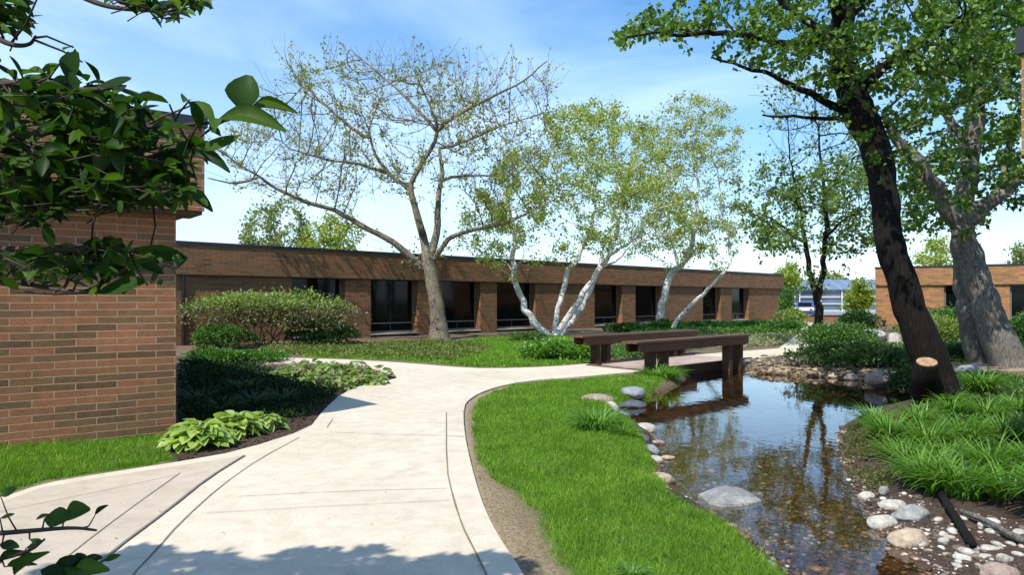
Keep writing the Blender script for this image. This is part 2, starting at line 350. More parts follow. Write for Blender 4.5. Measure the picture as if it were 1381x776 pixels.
def rockm(name, a, b, rough=.75):
    m, nt = mat(name); v = objvec(nt); n = noise(nt, 3.5, 7, .65, v, .3); n2 = noise(nt, 30, 4, .6, v)
    c = ramp(nt, n, [(.3, a), (.7, b)]); c = mixc(nt, .6, c, ramp(nt, n2, [(.3, (.5, .5, .5)), (.7, (1.3, 1.3, 1.3))]), 'MULTIPLY'); n3 = noise(nt, 7, 5, .75, v); c = mixc(nt, ramp(nt, n3, [(.56, (0, 0, 0)), (.68, (.75, .75, .75))]), c, (.10, .10, .06))
    return finish(m, nt, c, rough, bump(nt, n2, .6, .02), .3)
M['rock_white'] = rockm('white rock', (.30, .28, .24), (.62, .59, .53))
M['rock_grey'] = rockm('grey rock', (.15, .15, .145), (.40, .40, .38))
M['rock_blue'] = rockm('blue grey rock', (.16, .18, .21), (.34, .37, .40))
M['rock_dark'] = rockm('dark rock', (.05, .055, .07), (.13, .14, .17))
M['rock_tan'] = rockm('tan rock', (.30, .23, .16), (.56, .46, .34))
M['rock_pink'] = rockm('pinkish rock', (.22, .16, .13), (.44, .35, .30))
def pebm():
    m, nt = mat('mixed pebble'); g = N(nt, 'ShaderNodeNewGeometry')
    c = ramp(nt, g.outputs['Random Per Island'], [(0, (.03, .022, .016)), (.35, (.08, .05, .03)), (.6, (.16, .10, .05)), (.8, (.13, .115, .09)), (.94, (.26, .21, .15)), (1, (.5, .44, .36))])
    n = noise(nt, 30, 3, .6, objvec(nt)); c = mixc(nt, .4, c, ramp(nt, n, [(.3, (.6, .6, .6)), (.7, (1.3, 1.3, 1.3))]), 'MULTIPLY'); return finish(m, nt, c, .55, None, .4)
M['pebble'] = pebm()
def pebw():
    m, nt = mat('pale pebble'); g = N(nt, 'ShaderNodeNewGeometry')
    c = ramp(nt, g.outputs['Random Per Island'], [(0, (.04, .03, .022)), (.5, (.14, .11, .08)), (.75, (.32, .27, .21)), (1, (.6, .56, .5))]); return finish(m, nt, c, .7, None, .3)
M['pebble_pale'] = pebw()

# ------------------------------------------------------------------ outlines (photo pixels -> ground)
WZ = -.18
POND = [(926, 504), (924, 516), (905, 527), (868, 536), (828, 548), (838, 562), (868, 574), (880, 590), (889, 608), (893, 640), (897, 664), (925, 672), (960, 694), (1000, 722), (1040, 752), (1060, 776), (1120, 850), (1180, 960),
        (1340, 900), (1300, 840), (1270, 800), (1248, 776), (1232, 745), (1190, 712), (1166, 680), (1150, 655), (1138, 625), (1130, 600), (1132, 582), (1146, 568), (1180, 556), (1215, 550), (1248, 541), (1250, 530), (1225, 520), (1170, 515), (1110, 509), (1060, 507), (1010, 504)]
pond = GP(POND, WZ)
under = np.array([(5.9, 18.9), (6.1, 20.2), (5.3, 21.0), (4.2, 20.4), (3.2, 18.6), (2.9, 17.2)])
pond = np.concatenate([pond, under]); pond = smooth_poly(pond, 1)
MAIN = [(703, 776), (691, 758), (669, 724), (650, 682), (636, 632), (627, 590), (625, 556), (629, 543), (650, 530), (684, 520), (726, 514), (783, 510), (835, 505)]
# right edge from near to far, then along the bridge
redge = smooth_line(np.concatenate([[(0.35, 2.2), (.15, 3.3)], GP(MAIN)]), 2)
TOPE = [(795, 492), (740, 496.5), (660, 499), (610, 496.5), (560, 492), (500, 488), (440, 485.5), (352, 483), (300, 482)]
BEDE = [(300, 491), (342, 492.5), (429, 490), (490, 494), (525, 505), (538, 511), (525, 515), (490, 521), (461, 533), (440, 552), (430, 564), (417, 581), (322, 612), (239, 627), (130, 644), (56, 657), (0, 677), (-150, 705), (-500, 800)]
tope = smooth_line(GP(TOPE), 1); bede = smooth_line(GP(BEDE), 1)
br_a = np.array([(2.9, 16.4)]); br_b = np.array([(1.75, 17.85)])
path_poly = np.concatenate([redge, br_a, br_b, tope, bede, [(-3.5, 2.2)]])
far_path = np.array([(6.0, 19.5), (8.65, 22.0), (11.5, 26.0), (15.5, 33.0), (19, 44), (23, 60), (20.5, 60), (17, 46), (13.8, 35.5), (10.6, 28.5), (8.7, 24.2), (6.5, 22.4), (4.75, 20.85)])
LAWN1 = smooth_poly(GP([(700, 519), (655, 534), (638, 548), (637, 600), (648, 630), (672, 655), (700, 672), (722, 690), (735, 735), (760, 776), (820, 900), (1190, 960), (1085, 790), (1062, 762), (1018, 722), (950, 686), (905, 668), (893, 640), (880, 608), (866, 585), (850, 566), (820, 553), (826, 540), (870, 526), (900, 510), (880, 505), (800, 511)]), 1)
LAWN2 = GP([(-500, 700), (-200, 600), (0, 590), (225, 585), (215, 606), (238, 622), (130, 640), (56, 653), (0, 670), (-150, 700), (-500, 790)])
LAWN3 = smooth_poly(GP([(400, 482), (500, 484.5), (560, 488), (610, 493), (660, 496.5), (740, 494), (800, 490), (795, 480), (790, 462), (720, 455), (640, 459), (600, 466), (500, 474), (420, 478)]), 1)
BED = GP([(225, 600), (240, 590), (235, 480), (345, 493), (429, 490), (490, 494), (538, 511), (461, 533), (430, 564), (417, 581), (322, 612), (239, 627), (212, 612)])

def vnoise(P, s, seed=0):
    """cheap smooth 2-D value noise"""
    x = P[:, 0]*s+seed*17.3; y = P[:, 1]*s-seed*9.1
    return (np.sin(x*1.7+1.3*np.sin(y*1.1))+np.sin(y*2.3+1.7*np.sin(x*.9+2))+.5*np.sin(x*4.1+y*3.7)+.5*np.sin(x*3.3-y*5.1+1))/3
def height(P):
    P = np.asarray(P, float); d = sdist(P, pond); ft = np.clip((P[:, 1]-5.5)/5, 0, 1)
    deep = .05+.28*ft; o = np.clip(-d/.45, 0, 1); z = np.where(d < 0, WZ*(1-(1-(1-o)**2)), WZ-deep*(1-np.exp(-np.clip(d, 0, 9)/.5)))
    z += np.where(d > 0, .015, .008)*vnoise(P, 3, 1)*np.clip(np.abs(d)/.2, 0, 1)
    # right front gravel bar barely above the water, iris bank above it
    bar = np.clip(1-np.abs(sdist(P, BAR))/.3, 0, 1); ins = inpoly(P, BAR)
    z = np.where(ins & (d < 0), np.minimum(z, WZ+.015+.05*np.clip(-d/.8, 0, 1)), z)
    # soil climbs against the near-left brick wall
    t = np.clip((-P[:, 0]-3.9)/2.0, 0, 1)*np.clip((P[:, 1]-5.9)/1.6, 0, 1)*np.clip((14-P[:, 1])/2, 0, 1); z += .13*t
    # gentle mound under the birches
    for cx, cy, rx, h in ((1.9, 29, 4, .12), (7.8, 13.3, 2.2, .14), (11, 17, 3, .1)):
        z += h*np.exp(-(((P[:, 0]-cx)**2+(P[:, 1]-cy)**2)/rx**2))*np.clip(-d/.6, 0, 1)
    pm = np.maximum(sdist(P, path_poly), sdist(P, far_path)); z -= .02*np.clip(pm/.05, 0, 1)*(d < 0)
    return z
BAR = GP([(1130, 640), (1166, 690), (1190, 712), (1232, 745), (1248, 776), (1300, 840), (1340, 900), (1500, 900), (1560, 760), (1400, 712), (1290, 668), (1200, 640), (1150, 632)], WZ)
def H(x, y): return float(height(np.array([[x, y]]))[0])

# ------------------------------------------------------------------ ground sheet
def axis(a, b, step, far):
    c = list(np.arange(a, b+1e-6, step)); s = step; hi = c[-1]; lo = c[0]; up = []; dn = []
    while hi < far: s *= 1.35; hi += s; up.append(hi)
    s = step
    while lo > -far: s *= 1.35; lo -= s; dn.append(lo)
    return np.array(dn[::-1]+c+up)
gx = axis(-6.5, 9.5, .09, 2500); gy = axis(2.5, 24, .09, 3500)
XX, YY = np.meshgrid(gx, gy); P2 = np.stack([XX.ravel(), YY.ravel()], 1)
near = (np.abs(P2[:, 0]) < 80) & (P2[:, 1] > -20) & (P2[:, 1] < 100)
Z = np.zeros(len(P2)); Z[near] = height(P2[near])
nxg, nyg = len(gx), len(gy); ii = np.arange((nxg)*(nyg)).reshape(nyg, nxg)
Fg = np.stack([ii[:-1, :-1], ii[:-1, 1:], ii[1:, 1:], ii[1:, :-1]], -1).reshape(-1, 4)
def groundmat():
    m, nt = mat('ground soil'); v = objvec(nt); at = N(nt, 'ShaderNodeAttribute', attribute_name='mask'); s = N(nt, 'ShaderNodeSeparateColor'); nt.links.new(at.outputs['Color'], s.inputs[0])
    n1 = noise(nt, 2.2, 6, .65, v); n2 = noise(nt, 25, 5, .7, v); n3 = noise(nt, 90, 3, .6, v)
    soil = ramp(nt, n2, [(.3, (.22, .16, .10)), (.55, (.34, .26, .17)), (.75, (.45, .36, .25))])
    mulch = ramp(nt, n2, [(.3, (.030, .022, .017)), (.55, (.075, .052, .04)), (.75, (.13, .095, .07))])
    grass = ramp(nt, n1, [(.3, (.05, .10, .015)), (.7, (.09, .17, .022))])
    vo = N(nt, 'ShaderNodeTexVoronoi'); vo.inputs['Scale'].default_value = 16; nt.links.new(v, vo.inputs['Vector'])
    bedc = ramp(nt, vo.outputs['Color'], [(.1, (.03, .02, .012)), (.5, (.09, .058, .03)), (.85, (.17, .12, .07))])
    bedc = mixc(nt, .8, bedc, ramp(nt, n1, [(.3, (.55, .5, .45)), (.7, (1.2, 1.05, .9))]), 'MULTIPLY')
    c = mixc(nt, s.outputs[0], mulch, soil); c = mixc(nt, s.outputs[1], c, grass); c = mixc(nt, s.outputs[2], c, bedc)
    return finish(m, nt, c, .95, bump(nt, n2, .8, .02), .15)
M['ground'] = groundmat()
ground = mesh_np('ground', np.column_stack([P2, Z]), Fg, M['ground'], True); tag(ground, kind='structure')
mask = np.zeros((len(P2), 4), np.float32); mask[:, 3] = 1
q = P2[near]; nn = vnoise(q, 5, 3)*.05
dl = np.maximum.reduce([sdist(q, p) for p in (LAWN1, LAWN2, LAWN3)]); g_ = np.clip((dl+nn)/.12+.3, 0, 1)*np.clip((-sdist(q, path_poly)-.06)/.06, 0, 1)
sp = np.clip(np.maximum(sdist(q, path_poly)+.9, 0), 0, 1); bank = np.clip((sdist(q, pond)+.12)/.1, 0, 1)
left = np.clip(sdist(q, BED)/.1+1, 0, 1)
soilm = np.clip(sp*(1-left)*(q[:, 1] < 14)+.35*(q[:, 1] > 14)+.9*(sdist(q, np.array([(6, 19.4), (8.7, 21.8), (11, 22), (11, 16), (7, 15.5)])) > -.3), 0, 1)
mask[near, 0] = soilm; mask[near, 1] = g_; mask[near, 2] = bank*(1-.85*inpoly(q, BAR))
far = ~near; mask[far, 1] = 1
ca = ground.data.color_attributes.new('mask', 'FLOAT_COLOR', 'POINT'); ca.data.foreach_set('color', mask.ravel())

# ------------------------------------------------------------------ paths
def slab(name, poly, z0, z1, m, kind='structure'):
    import bmesh
    bm = bmesh.new(); n = len(poly); vs = [bm.verts.new((x, y, z1)) for x, y in poly]; f = bm.faces.new(vs)
    if f.normal.z < 0: pass
    e = bmesh.ops.extrude_face_region(bm, geom=[f]); vv = [v for v in e['geom'] if isinstance(v, bmesh.types.BMVert)]
    for v in vv: v.co.z = z0
    bmesh.ops.recalc_face_normals(bm, faces=bm.faces[:]); bmesh.ops.triangulate(bm, faces=[q for q in bm.faces if len(q.verts) > 4])
    me = bpy.data.meshes.new(name); bm.to_mesh(me); bm.free(); me.materials.append(m); o = bpy.data.objects.new(name, me); COL.objects.link(o)
    if kind: o['kind'] = kind
    return o
slab('path', path_poly, -.12, .025, M['concrete'])
slab('path', far_path, -.12, .025, M['concrete'])
# buff-coloured side walk joining from the left
L2 = smooth_line(GP([(330, 614), (278, 646), (226, 688), (143, 749), (60, 830)], .037), 1)
L3px = [(404, 590), (348, 620), (296, 657), (243, 705), (209, 744), (178, 776), (120, 860)]
side = np.concatenate([L2, [(-3.4, 2.6)], GP([(-450, 790), (-145, 706), (0, 679), (56, 659), (130, 646), (239, 629)], .025)])
slab('side_walk', side, .02, .029, M['concrete_grey'])
KB = GP([(602, 556), (602, 632), (611, 671), (623, 709), (636, 735), (650, 762), (672, 810)], .036); KO = GP([(703, 776), (691, 758), (669, 724), (650, 682), (636, 632), (627, 590), (625, 556)])
KO = KO[::-1]; kin = resample2 = smooth_line(KB, 1); kout = smooth_line(np.concatenate([KO, [(.17, 3.7)]]), 1); slab('path_edging', np.concatenate([kin, (kout-np.array((.006, 0)))[::-1]]), .0, .037, M['concrete'])
def ribbon(name, px, wd, z, m, taper=False):
    P = smooth_line(GP(px, z), 1); T = normalize(np.gradient(P, axis=0)); Nn = np.stack([-T[:, 1], T[:, 0]], 1); n = len(P)
    ww = wd*(.75+.5*rng.random(n))*.5
    V = np.concatenate([np.column_stack([P+Nn*ww[:, None], np.full(n, z)]), np.column_stack([P-Nn*ww[:, None], np.full(n, z)])]); k = np.arange(n-1)
    o = mesh_np(name, V, np.stack([k, k+1, k+1+n, k+n], 1), m); o['kind'] = 'structure'; return o
for px, wd, z in (([(602, 556), (602, 632), (611, 671), (623, 709), (636, 735), (650, 762), (672, 810)], .013, .041),
                  ([(602, 588), (626, 589)], .014, .043), ([(445, 583), (520, 586), (602, 588)], .008, .029),
                  ([(321, 670), (450, 663), (602, 659)], .006, .029), ([(278, 692), (450, 682), (606, 675)], .006, .033),
                  (L3px, .012, .029), ([(243, 638), (170, 690), (104, 740), (30, 800)], .010, .033),
                  ([(330, 614), (278, 646), (226, 688), (143, 749), (60, 830)], .018, .037), ([(0, 690), (130, 664), (240, 640)], .005, .033),
                  ([(449, 565), (441, 577)], .01, .029)):
    ribbon('path_joint', px, wd, z, M['joint'])
par = slab('parking_pavement', [(26, 62), (60, 62), (75, 110), (36, 110)], -.05, .03, M['asphalt'])
ribn = slab('pavement', [(24, 56), (42, 56), (47, 61.5), (26, 61.5)], -.05, .03, M['concrete'])

# ------------------------------------------------------------------ water
def watermat():
    m, nt = mat('pond water'); t = N(nt, 'ShaderNodeBsdfTransparent'); t.inputs[0].default_value = (.80, .70, .52, 1); g = N(nt, 'ShaderNodeBsdfGlossy'); g.inputs['Roughness'].default_value = .02
    fr = N(nt, 'ShaderNodeFresnel'); fr.inputs[0].default_value = 1.33; mx = N(nt, 'ShaderNodeMixShader'); o = N(nt, 'ShaderNodeOutputMaterial')
    v = objvec(nt, (1, .6, 1)); n = noise(nt, 7, 3, .5, v, .3); b = bump(nt, n, .055, .03)
    nt.links.new(b, g.inputs['Normal']); nt.links.new(b, fr.inputs['Normal'])
    f2 = N(nt, 'ShaderNodeMath', operation='MULTIPLY', use_clamp=True); f2.inputs[1].default_value = 1.45; nt.links.new(fr.outputs[0], f2.inputs[0])
    nt.links.new(f2.outputs[0], mx.inputs[0]); nt.links.new(t.outputs[0], mx.inputs[1]); nt.links.new(g.outputs[0], mx.inputs[2]); nt.links.new(mx.outputs[0], o.inputs[0]); return m
cen = np.array([3.6, 9.0])
wp = [(.6, 2.6), (9.0, 2.6), (9.0, 12), (9, 17.5), (6.6, 20.6), (5.4, 21.5), (2.6, 18.6), (.6, 12)]
water = mesh_np('pond_water', [(x, y, WZ) for x, y in wp], [np.array([list(range(len(wp)))])], watermat()); tag(water, kind='structure')

# ------------------------------------------------------------------ buildings
def building(name, loc, ang, length, depth, openings, brick, label, fascia_over=.12, top=3.68, fb=2.5, s_start=0.0, side_over=0.0, recess=.45, frame_side='right'):
    """local x along the front, local -y is out of the front, local +y is into the building"""
    rt = empty(name, (*loc, 0), ang); tag(rt, label, 'building'); b = MB(); cur = s_start
    for s0, s1 in openings: b.box(cur, s0, 0, recess+.1, -.3, fb); cur = s1
    b.box(cur, length, 0, recess+.1, -.3, fb)
    for s0, s1 in openings: b.box(s0, s1, recess-.06, recess+.1, -.3, .16)
    b.box(s_start, length, recess+.11, depth, -.3, fb+.01)
    b.build('wall', brick, rt)
    f = MB(); o = fascia_over; so = side_over
    f.box(s_start-so, length+so, -o, depth+so, fb+.012, top-.12); f.build('fascia', brick, rt)
    c = MB(); c.box(s_start-so-.03, length+so+.03, -o-.03, depth+so+.03, top-.119, top); c.build('coping', M['coping'], rt)
    sf = MB(); sf.box(s_start-so+.02, length+so-.02, -o+.02, recess, fb-.03, fb+.008); sf.build('soffit', M['soffit'], rt)
    for s0, s1 in openings:
        w = MB(); y = recess-.05
        w.box(s0, s1, y-.05, y, .16, .24); w.box(s0, s0+.06, y-.05, y, .24, fb-.03); w.box(s1-.06, s1, y-.05, y, .24, fb-.03)
        w.box(s0+.06, s1-.06, y-.04, y, .56, .61); wo = w.build('window', M['frame'], rt)
        g = MB(); g.box(s0+.06, s1-.06, y, y+.03, .24, fb-.03); g.build('pane', M['glass'], wo)
        sl = MB(); sl.box(s0, s1, -.02, recess-.101, .10, .155); sl.build('sill', M['sill'], wo)
        if s1-s0 > 1.9:
            mm = MB(); xm = (s0+s1)/2; mm.box(xm-.03, xm+.03, y-.045, y-.0, .24, .56); mm.build('mullion', M['dark_frame'], wo)
    return rt
def sfar(px, K=37.7):
    u = (px-CX)/F; return K*u/(1-u)*math.sqrt(2)
off = sfar(1055)
S0 = sfar(243)-8
ops = [(394, 466), (500, 564), (597, 648), (670, 722), (802, 839), (857, 892), (948, 972), (987, 1010)]
ops = [(sfar(a)-S0, sfar(b)-S0) for a, b in ops]
orig = (S0/math.sqrt(2), 37.7+S0/math.sqrt(2))
long_b = building('brick_building', orig, R(45), off-S0, 13, ops, M['brick_far'], 'long low brown brick office wing with eight dark windows behind the birches')
dp = MB(); xx = sfar(246)-S0; dp.tube([(xx, -.06, 0), (xx, -.06, 2.5)], .06, 8); dp.build('dark_upright', M['dark_frame'], long_b)  # thin dark tube standing against the wall
# near-left building: front runs 38 deg, its right corner at the bed
A1 = R(38); a_ = np.array([math.cos(A1), math.sin(A1)]); n_ = np.array([math.sin(A1), -math.cos(A1)]); Wc = np.array((-3.92, 8.65))
lo = Wc-a_*12
left_b = building('brick_building', tuple(lo), A1, 12, 9, [], M['brick'], 'near brown brick building corner behind the leafy branches at far left', fascia_over=.25, side_over=.25, fb=2.62, top=3.72, recess=.3)
# right orange building: frontage from (22.9,46.7) towards (29,42)
p0 = np.array((22.9, 46.7)); p1 = np.array((29.0, 41.9)); dd = (p1-p0)/np.linalg.norm(p1-p0); ar = math.atan2(dd[1], dd[0])
def sr(px):
    u = (px-CX)/F; return (u*p0[1]-p0[0])/(dd[0]-u*dd[1])
right_b = building('brick_building', tuple(p0), ar, 24, 12, [(sr(1273), sr(1293)), (sr(1362), sr(1400)), (sr(1430), sr(1460))], M['brick_orange'], 'sunlit orange brick building behind the two big trees at right', fascia_over=.12, recess=.35)
# fascia corner of the near right building
nc = np.array((3.93, 5.72)); nl = building('brick_building', tuple(nc+.25*a_), A1, 7, .0, [], M['brick'], 'brick roof corner with dark coping poking in at the right edge') if False else None
rt = empty('brick_building', (nc[0], nc[1], 0), A1-R(90)); tag(rt, 'near brick roof corner with dark coping at the upper right edge', 'building')
b = MB(); b.box(0, 9, 0, 8, 2.72, 3.50); b.build('fascia', M['brick_orange'], rt); b = MB(); b.box(-.03, 9.03, -.03, 8.03, 3.501, 3.70); b.build('coping', M['coping'], rt)
b = MB(); b.box(.35, 8.7, .35, 7.7, -.2, 2.715); b.build('wall', M['brick'], rt)
# far glazed building
gb = empty('glass_building', (36, 100, 0), R(-8)); tag(gb, 'low blue glazed building with white bands far behind the parking', 'building')
b = MB(); b.box(0, 19, .3, 14, 0, 3.0); b.build('wall', M['blue_glass'], gb)
b = MB()
for z, h in ((.0, .3), (1.0, .2), (1.9, .22), (2.85, .12)): b.box(-.05, 19.05, .12, .28, z, z+h)
b.build('band', simple('white metal band', (.42, .44, .46), .5, .05), gb)
wm = simple('white mullion', (.65, .67, .7), .5, .05)
for x in np.arange(0, 19.1, 2.7): b = MB(); b.box(x-.06, x+.06, .04, .11, 0, 3.0); b.build('mullion', wm, gb)
b = MB(); V = [(-.3, -.2, 3.0), (19.3, -.2, 3.0), (19.3, 6, 4.5), (-.3, 6, 4.5), (-.3, 12, 3.0), (19.3, 12, 3.0)]; b.add(V, [(0, 1, 2, 3), (3, 2, 5, 4), (0, 3, 4), (1, 5, 2)]); b.build('roof', simple('blue grey metal roof', (.15, .20, .27), .45, .15, 1, .6), gb)
b = MB()
for x in np.arange(.5, 19, 1.5): b.obox((x, 2.9, 3.79), (.03, 0, 0), (0, 3.05, .735), (0, -.006, .03))
b.build('roof_seam', simple('pale seam', (.35, .45, .55), .5), gb)
# low brick planter wall in front of the parking
lw = MB(); lw.box(0, 6.2, 0, .35, -.1, .42); lw = lw.build('retaining_wall', M['brick']); lw.location = (20.6, 54.5, 0); lw.rotation_euler = (0, 0, R(-4)); tag(lw, 'low brick wall with dark cap behind the pond shrubs', 'wall')
cp = MB(); cp.box(-.03, 6.23, -.04, .39, .421, .49); cp.build('cap', M['coping'], lw)

# ------------------------------------------------------------------ car
def car():
    rt = empty('parked_car', (26.6, 67, .03), R(62)); tag(rt, 'small blue car parked beyond the low brick wall', 'car')
    prof = [(-2.1, .3), (-2.15, .65), (-2.0, .92), (-1.3, .98), (-.8, 1.38), (.6, 1.42), (1.25, .98), (2.0, .85), (2.15, .6), (2.1, .3)]
    V = []; n = len(prof)
    for y, k in ((-.82, 1), (-.6, 0), (.6, 0), (.82, 1)):
        for x, z in prof: V.append((x, y*(.86 if z > 1 else 1), z if not k else min(z, z if z < 1 else z-.06)))
    Fq = [(j*n+i, j*n+(i+1) % n, (j+1)*n+(i+1) % n, (j+1)*n+i) for j in range(3) for i in range(n)]+[tuple(range(n))[::-1], tuple(3*n+i for i in range(n))]
    b = MB(); b.add(V, Fq); b.build('body', simple('blue car paint', (.05, .07, .22), .25, .05, 2, .7), rt)
    g = MB(); g.obox((-1.06, 0, 1.17), (.2, 0, .16), (0, .56, 0), (-.02, 0, .025)); g.obox((.95, 0, 1.19), (.26, 0, -.17), (0, .56, 0), (.015, 0, .022))
    for s in (-1, 1): g.obox((-.1, s*.715, 1.17), (.85, 0, 0), (0, .012, 0), (0, 0, .13))
    g.build('window', M['glass'], rt)
    for x in (-1.35, 1.35):
        for s in (-1, 1):
            wh = MB(); wh.tube([(x, s*.66, .32), (x, s*.86, .32)], .32, 16); wo = wh.build('wheel', simple('tyre', (.02, .02, .02), .8), rt)
            rm = MB(); rm.tube([(x, s*.861, .32), (x, s*.872, .32)], .19, 12); rm.build('rim', simple('rim', (.5, .5, .52), .3, .1, 3, .5, .8), wo)
    for s in (-1, 1):
        t = MB(); t.box(-2.16, -2.06, s*.62-.14, s*.62+.14, .68, .82); t.build('tail_light', simple('red lens', (.3, .01, .01), .2), rt)
        t = MB(); t.box(2.02, 2.13, s*.6-.14, s*.6+.14, .62, .74); t.build('headlight', simple('clear lens', (.6, .6, .62), .1), rt)
    for xa in (-2.2, 2.1): t = MB(); t.box(xa, xa+.1, -.7, .7, .35, .5); t.build('bumper', simple('bumper', (.04, .05, .12), .4), rt)
car()

# ------------------------------------------------------------------ footbridge and rail benches (all run at 45 deg)
q2 = math.sqrt(.5)
fbx = empty('footbridge', (4.3, 19.1, 0), R(45)); tag(fbx, 'flat wooden footbridge with dark side beams over the pond outlet', 'footbridge')
# local x along the bridge; near edge line Y-X=13.5 -> local y=(13.5-14.8)*q2
yn = (13.5-14.8)*q2; yf = (16.1-14.8)*q2; x0, x1 = -2.15, 2.05+.0
b = MB(); n = 22
ws = (x1-x0)/n
for i in range(n): b.box(x0+i*ws+.006, x0+(i+1)*ws-.006, yn+.09, yf-.09, -.02, .03)
b.build('deck', M['deck'], fbx)
for y0, y1 in ((yn, yn+.085), (yf-.085, yf)):
    b = MB(); b.box(x0-.1, x1+.1, y0, y1, -.26, .055); b.build('side_beam', M['wood'], fbx)
b = MB()
for yy in (yn+.4, 0, yf-.4): b.box(x0, x1, yy-.05, yy+.05, -.16, -.022)
b.build('joist', M['wood'], fbx)
def railbench(K, Xa, Xb, posts, zb, label):
    c = np.array([(Xa+Xb)/2, (Xa+Xb)/2+K]); rt = empty('rail_bench', (*c, 0), R(45)); tag(rt, label, 'bench', 'rail benches on the footbridge'); hl = (Xb-Xa)/2*math.sqrt(2)
    b = MB()
    for i, (u, v) in enumerate(((-.19, -.07), (-.06, .06), (.07, .19))): b.box(-hl, hl, u, v, .68, .725)
    b.build('seat', M['wood_top'], rt)
    for y in (-.15, .15):
        b = MB(); b.box(-hl+.12, hl-.12, y-.035, y+.035, .49, .679); b.build('beam', M['wood'], rt)
    for px in posts:
        u = (px-CX)/F; X = K*u/(1-u); x = (X-c[0])*math.sqrt(2)
        p = MB(); p.box(x-.068, x+.068, -.11, .11, zb, .46); p.build('post', M['wood'], rt)
    for pr in (posts[:2], posts[2:]):
        xs = [((K*((p-CX)/F)/(1-(p-CX)/F))-c[0])*math.sqrt(2) for p in pr]
        p = MB(); p.box(xs[0]-.2, xs[1]+.2, -.114, .114, .461, .60); p.build('bracket', M['wood'], rt)
    return rt
railbench(13.1, 2.46, 5.97, (877, 894, 981, 995), -.42, 'dark red wooden rail bench on the pond side of the footbridge')
railbench(16.6, 1.58, 5.39, (803, 817, 907, 918), -.3, 'dark red wooden rail bench on the building side of the footbridge')

# ------------------------------------------------------------------ rocks
def ico(sub=3):
    import bmesh
    bm = bmesh.new(); bmesh.ops.create_icosphere(bm, subdivisions=sub, radius=1); V = np.array([v.co[:] for v in bm.verts]); Fa = np.array([[v.index for v in f.verts] for f in bm.faces]); bm.free(); return V, Fa
IV, IF = ico(4); IV2, IF2 = ico(1); IV3, IF3 = ico(2)
def rock(px0, px1, py0, py1, m, label, z=None, seed=0, ang=.0, flat=None):
    """rock by its picture extent; base at py1"""
    zz = z if z is not None else 0.0
    x, Y = G((px0+px1)/2, py1-(py1-py0)*.12, zz)
    if z is None: zz = H(x, Y); x, Y = G((px0+px1)/2, py1-(py1-py0)*.12, zz)
    wd = (px1-px0)/F*Y; vis = (py1-py0)/F*Y; pit = (CH-zz)/Y
    dep = wd*.62; ht = max(.25*wd, (vis-dep*pit*.5)*1.0) if flat is None else flat*wd
    r = np.random.default_rng(seed); V = IV.copy(); A = r.normal(size=(9, 3)); A = normalize(A)
    for a in A:                         # cut facets
        d = V@a; lim = r.uniform(.70, .92); V = np.where((d > lim)[:, None], V-(d-lim)[:, None]*a*.85, V)
    for k in range(3):
        fr = 1.5*2**k; ph = r.uniform(0, 6, 3); V = V*(1+.06/2**k*np.sin(V[:, [1]]*fr+ph[0])*np.cos(V[:, [0]]*fr+ph[1]+V[:, [2]]*fr))
    V = V/np.abs(V).max(0)*np.array((wd/2, dep/2, ht*.72)); c, s = math.cos(ang), math.sin(ang)
    V = np.column_stack([V[:, 0], V[:, 1], V[:, 2]+V[:, 0]*math.tan(ang)]); V[:, 2] += ht*.14
    o = mesh_np('rock', V, IF, m, True); o.location = (x, Y+dep*.38, zz); tag(o, label, 'rock'); return o
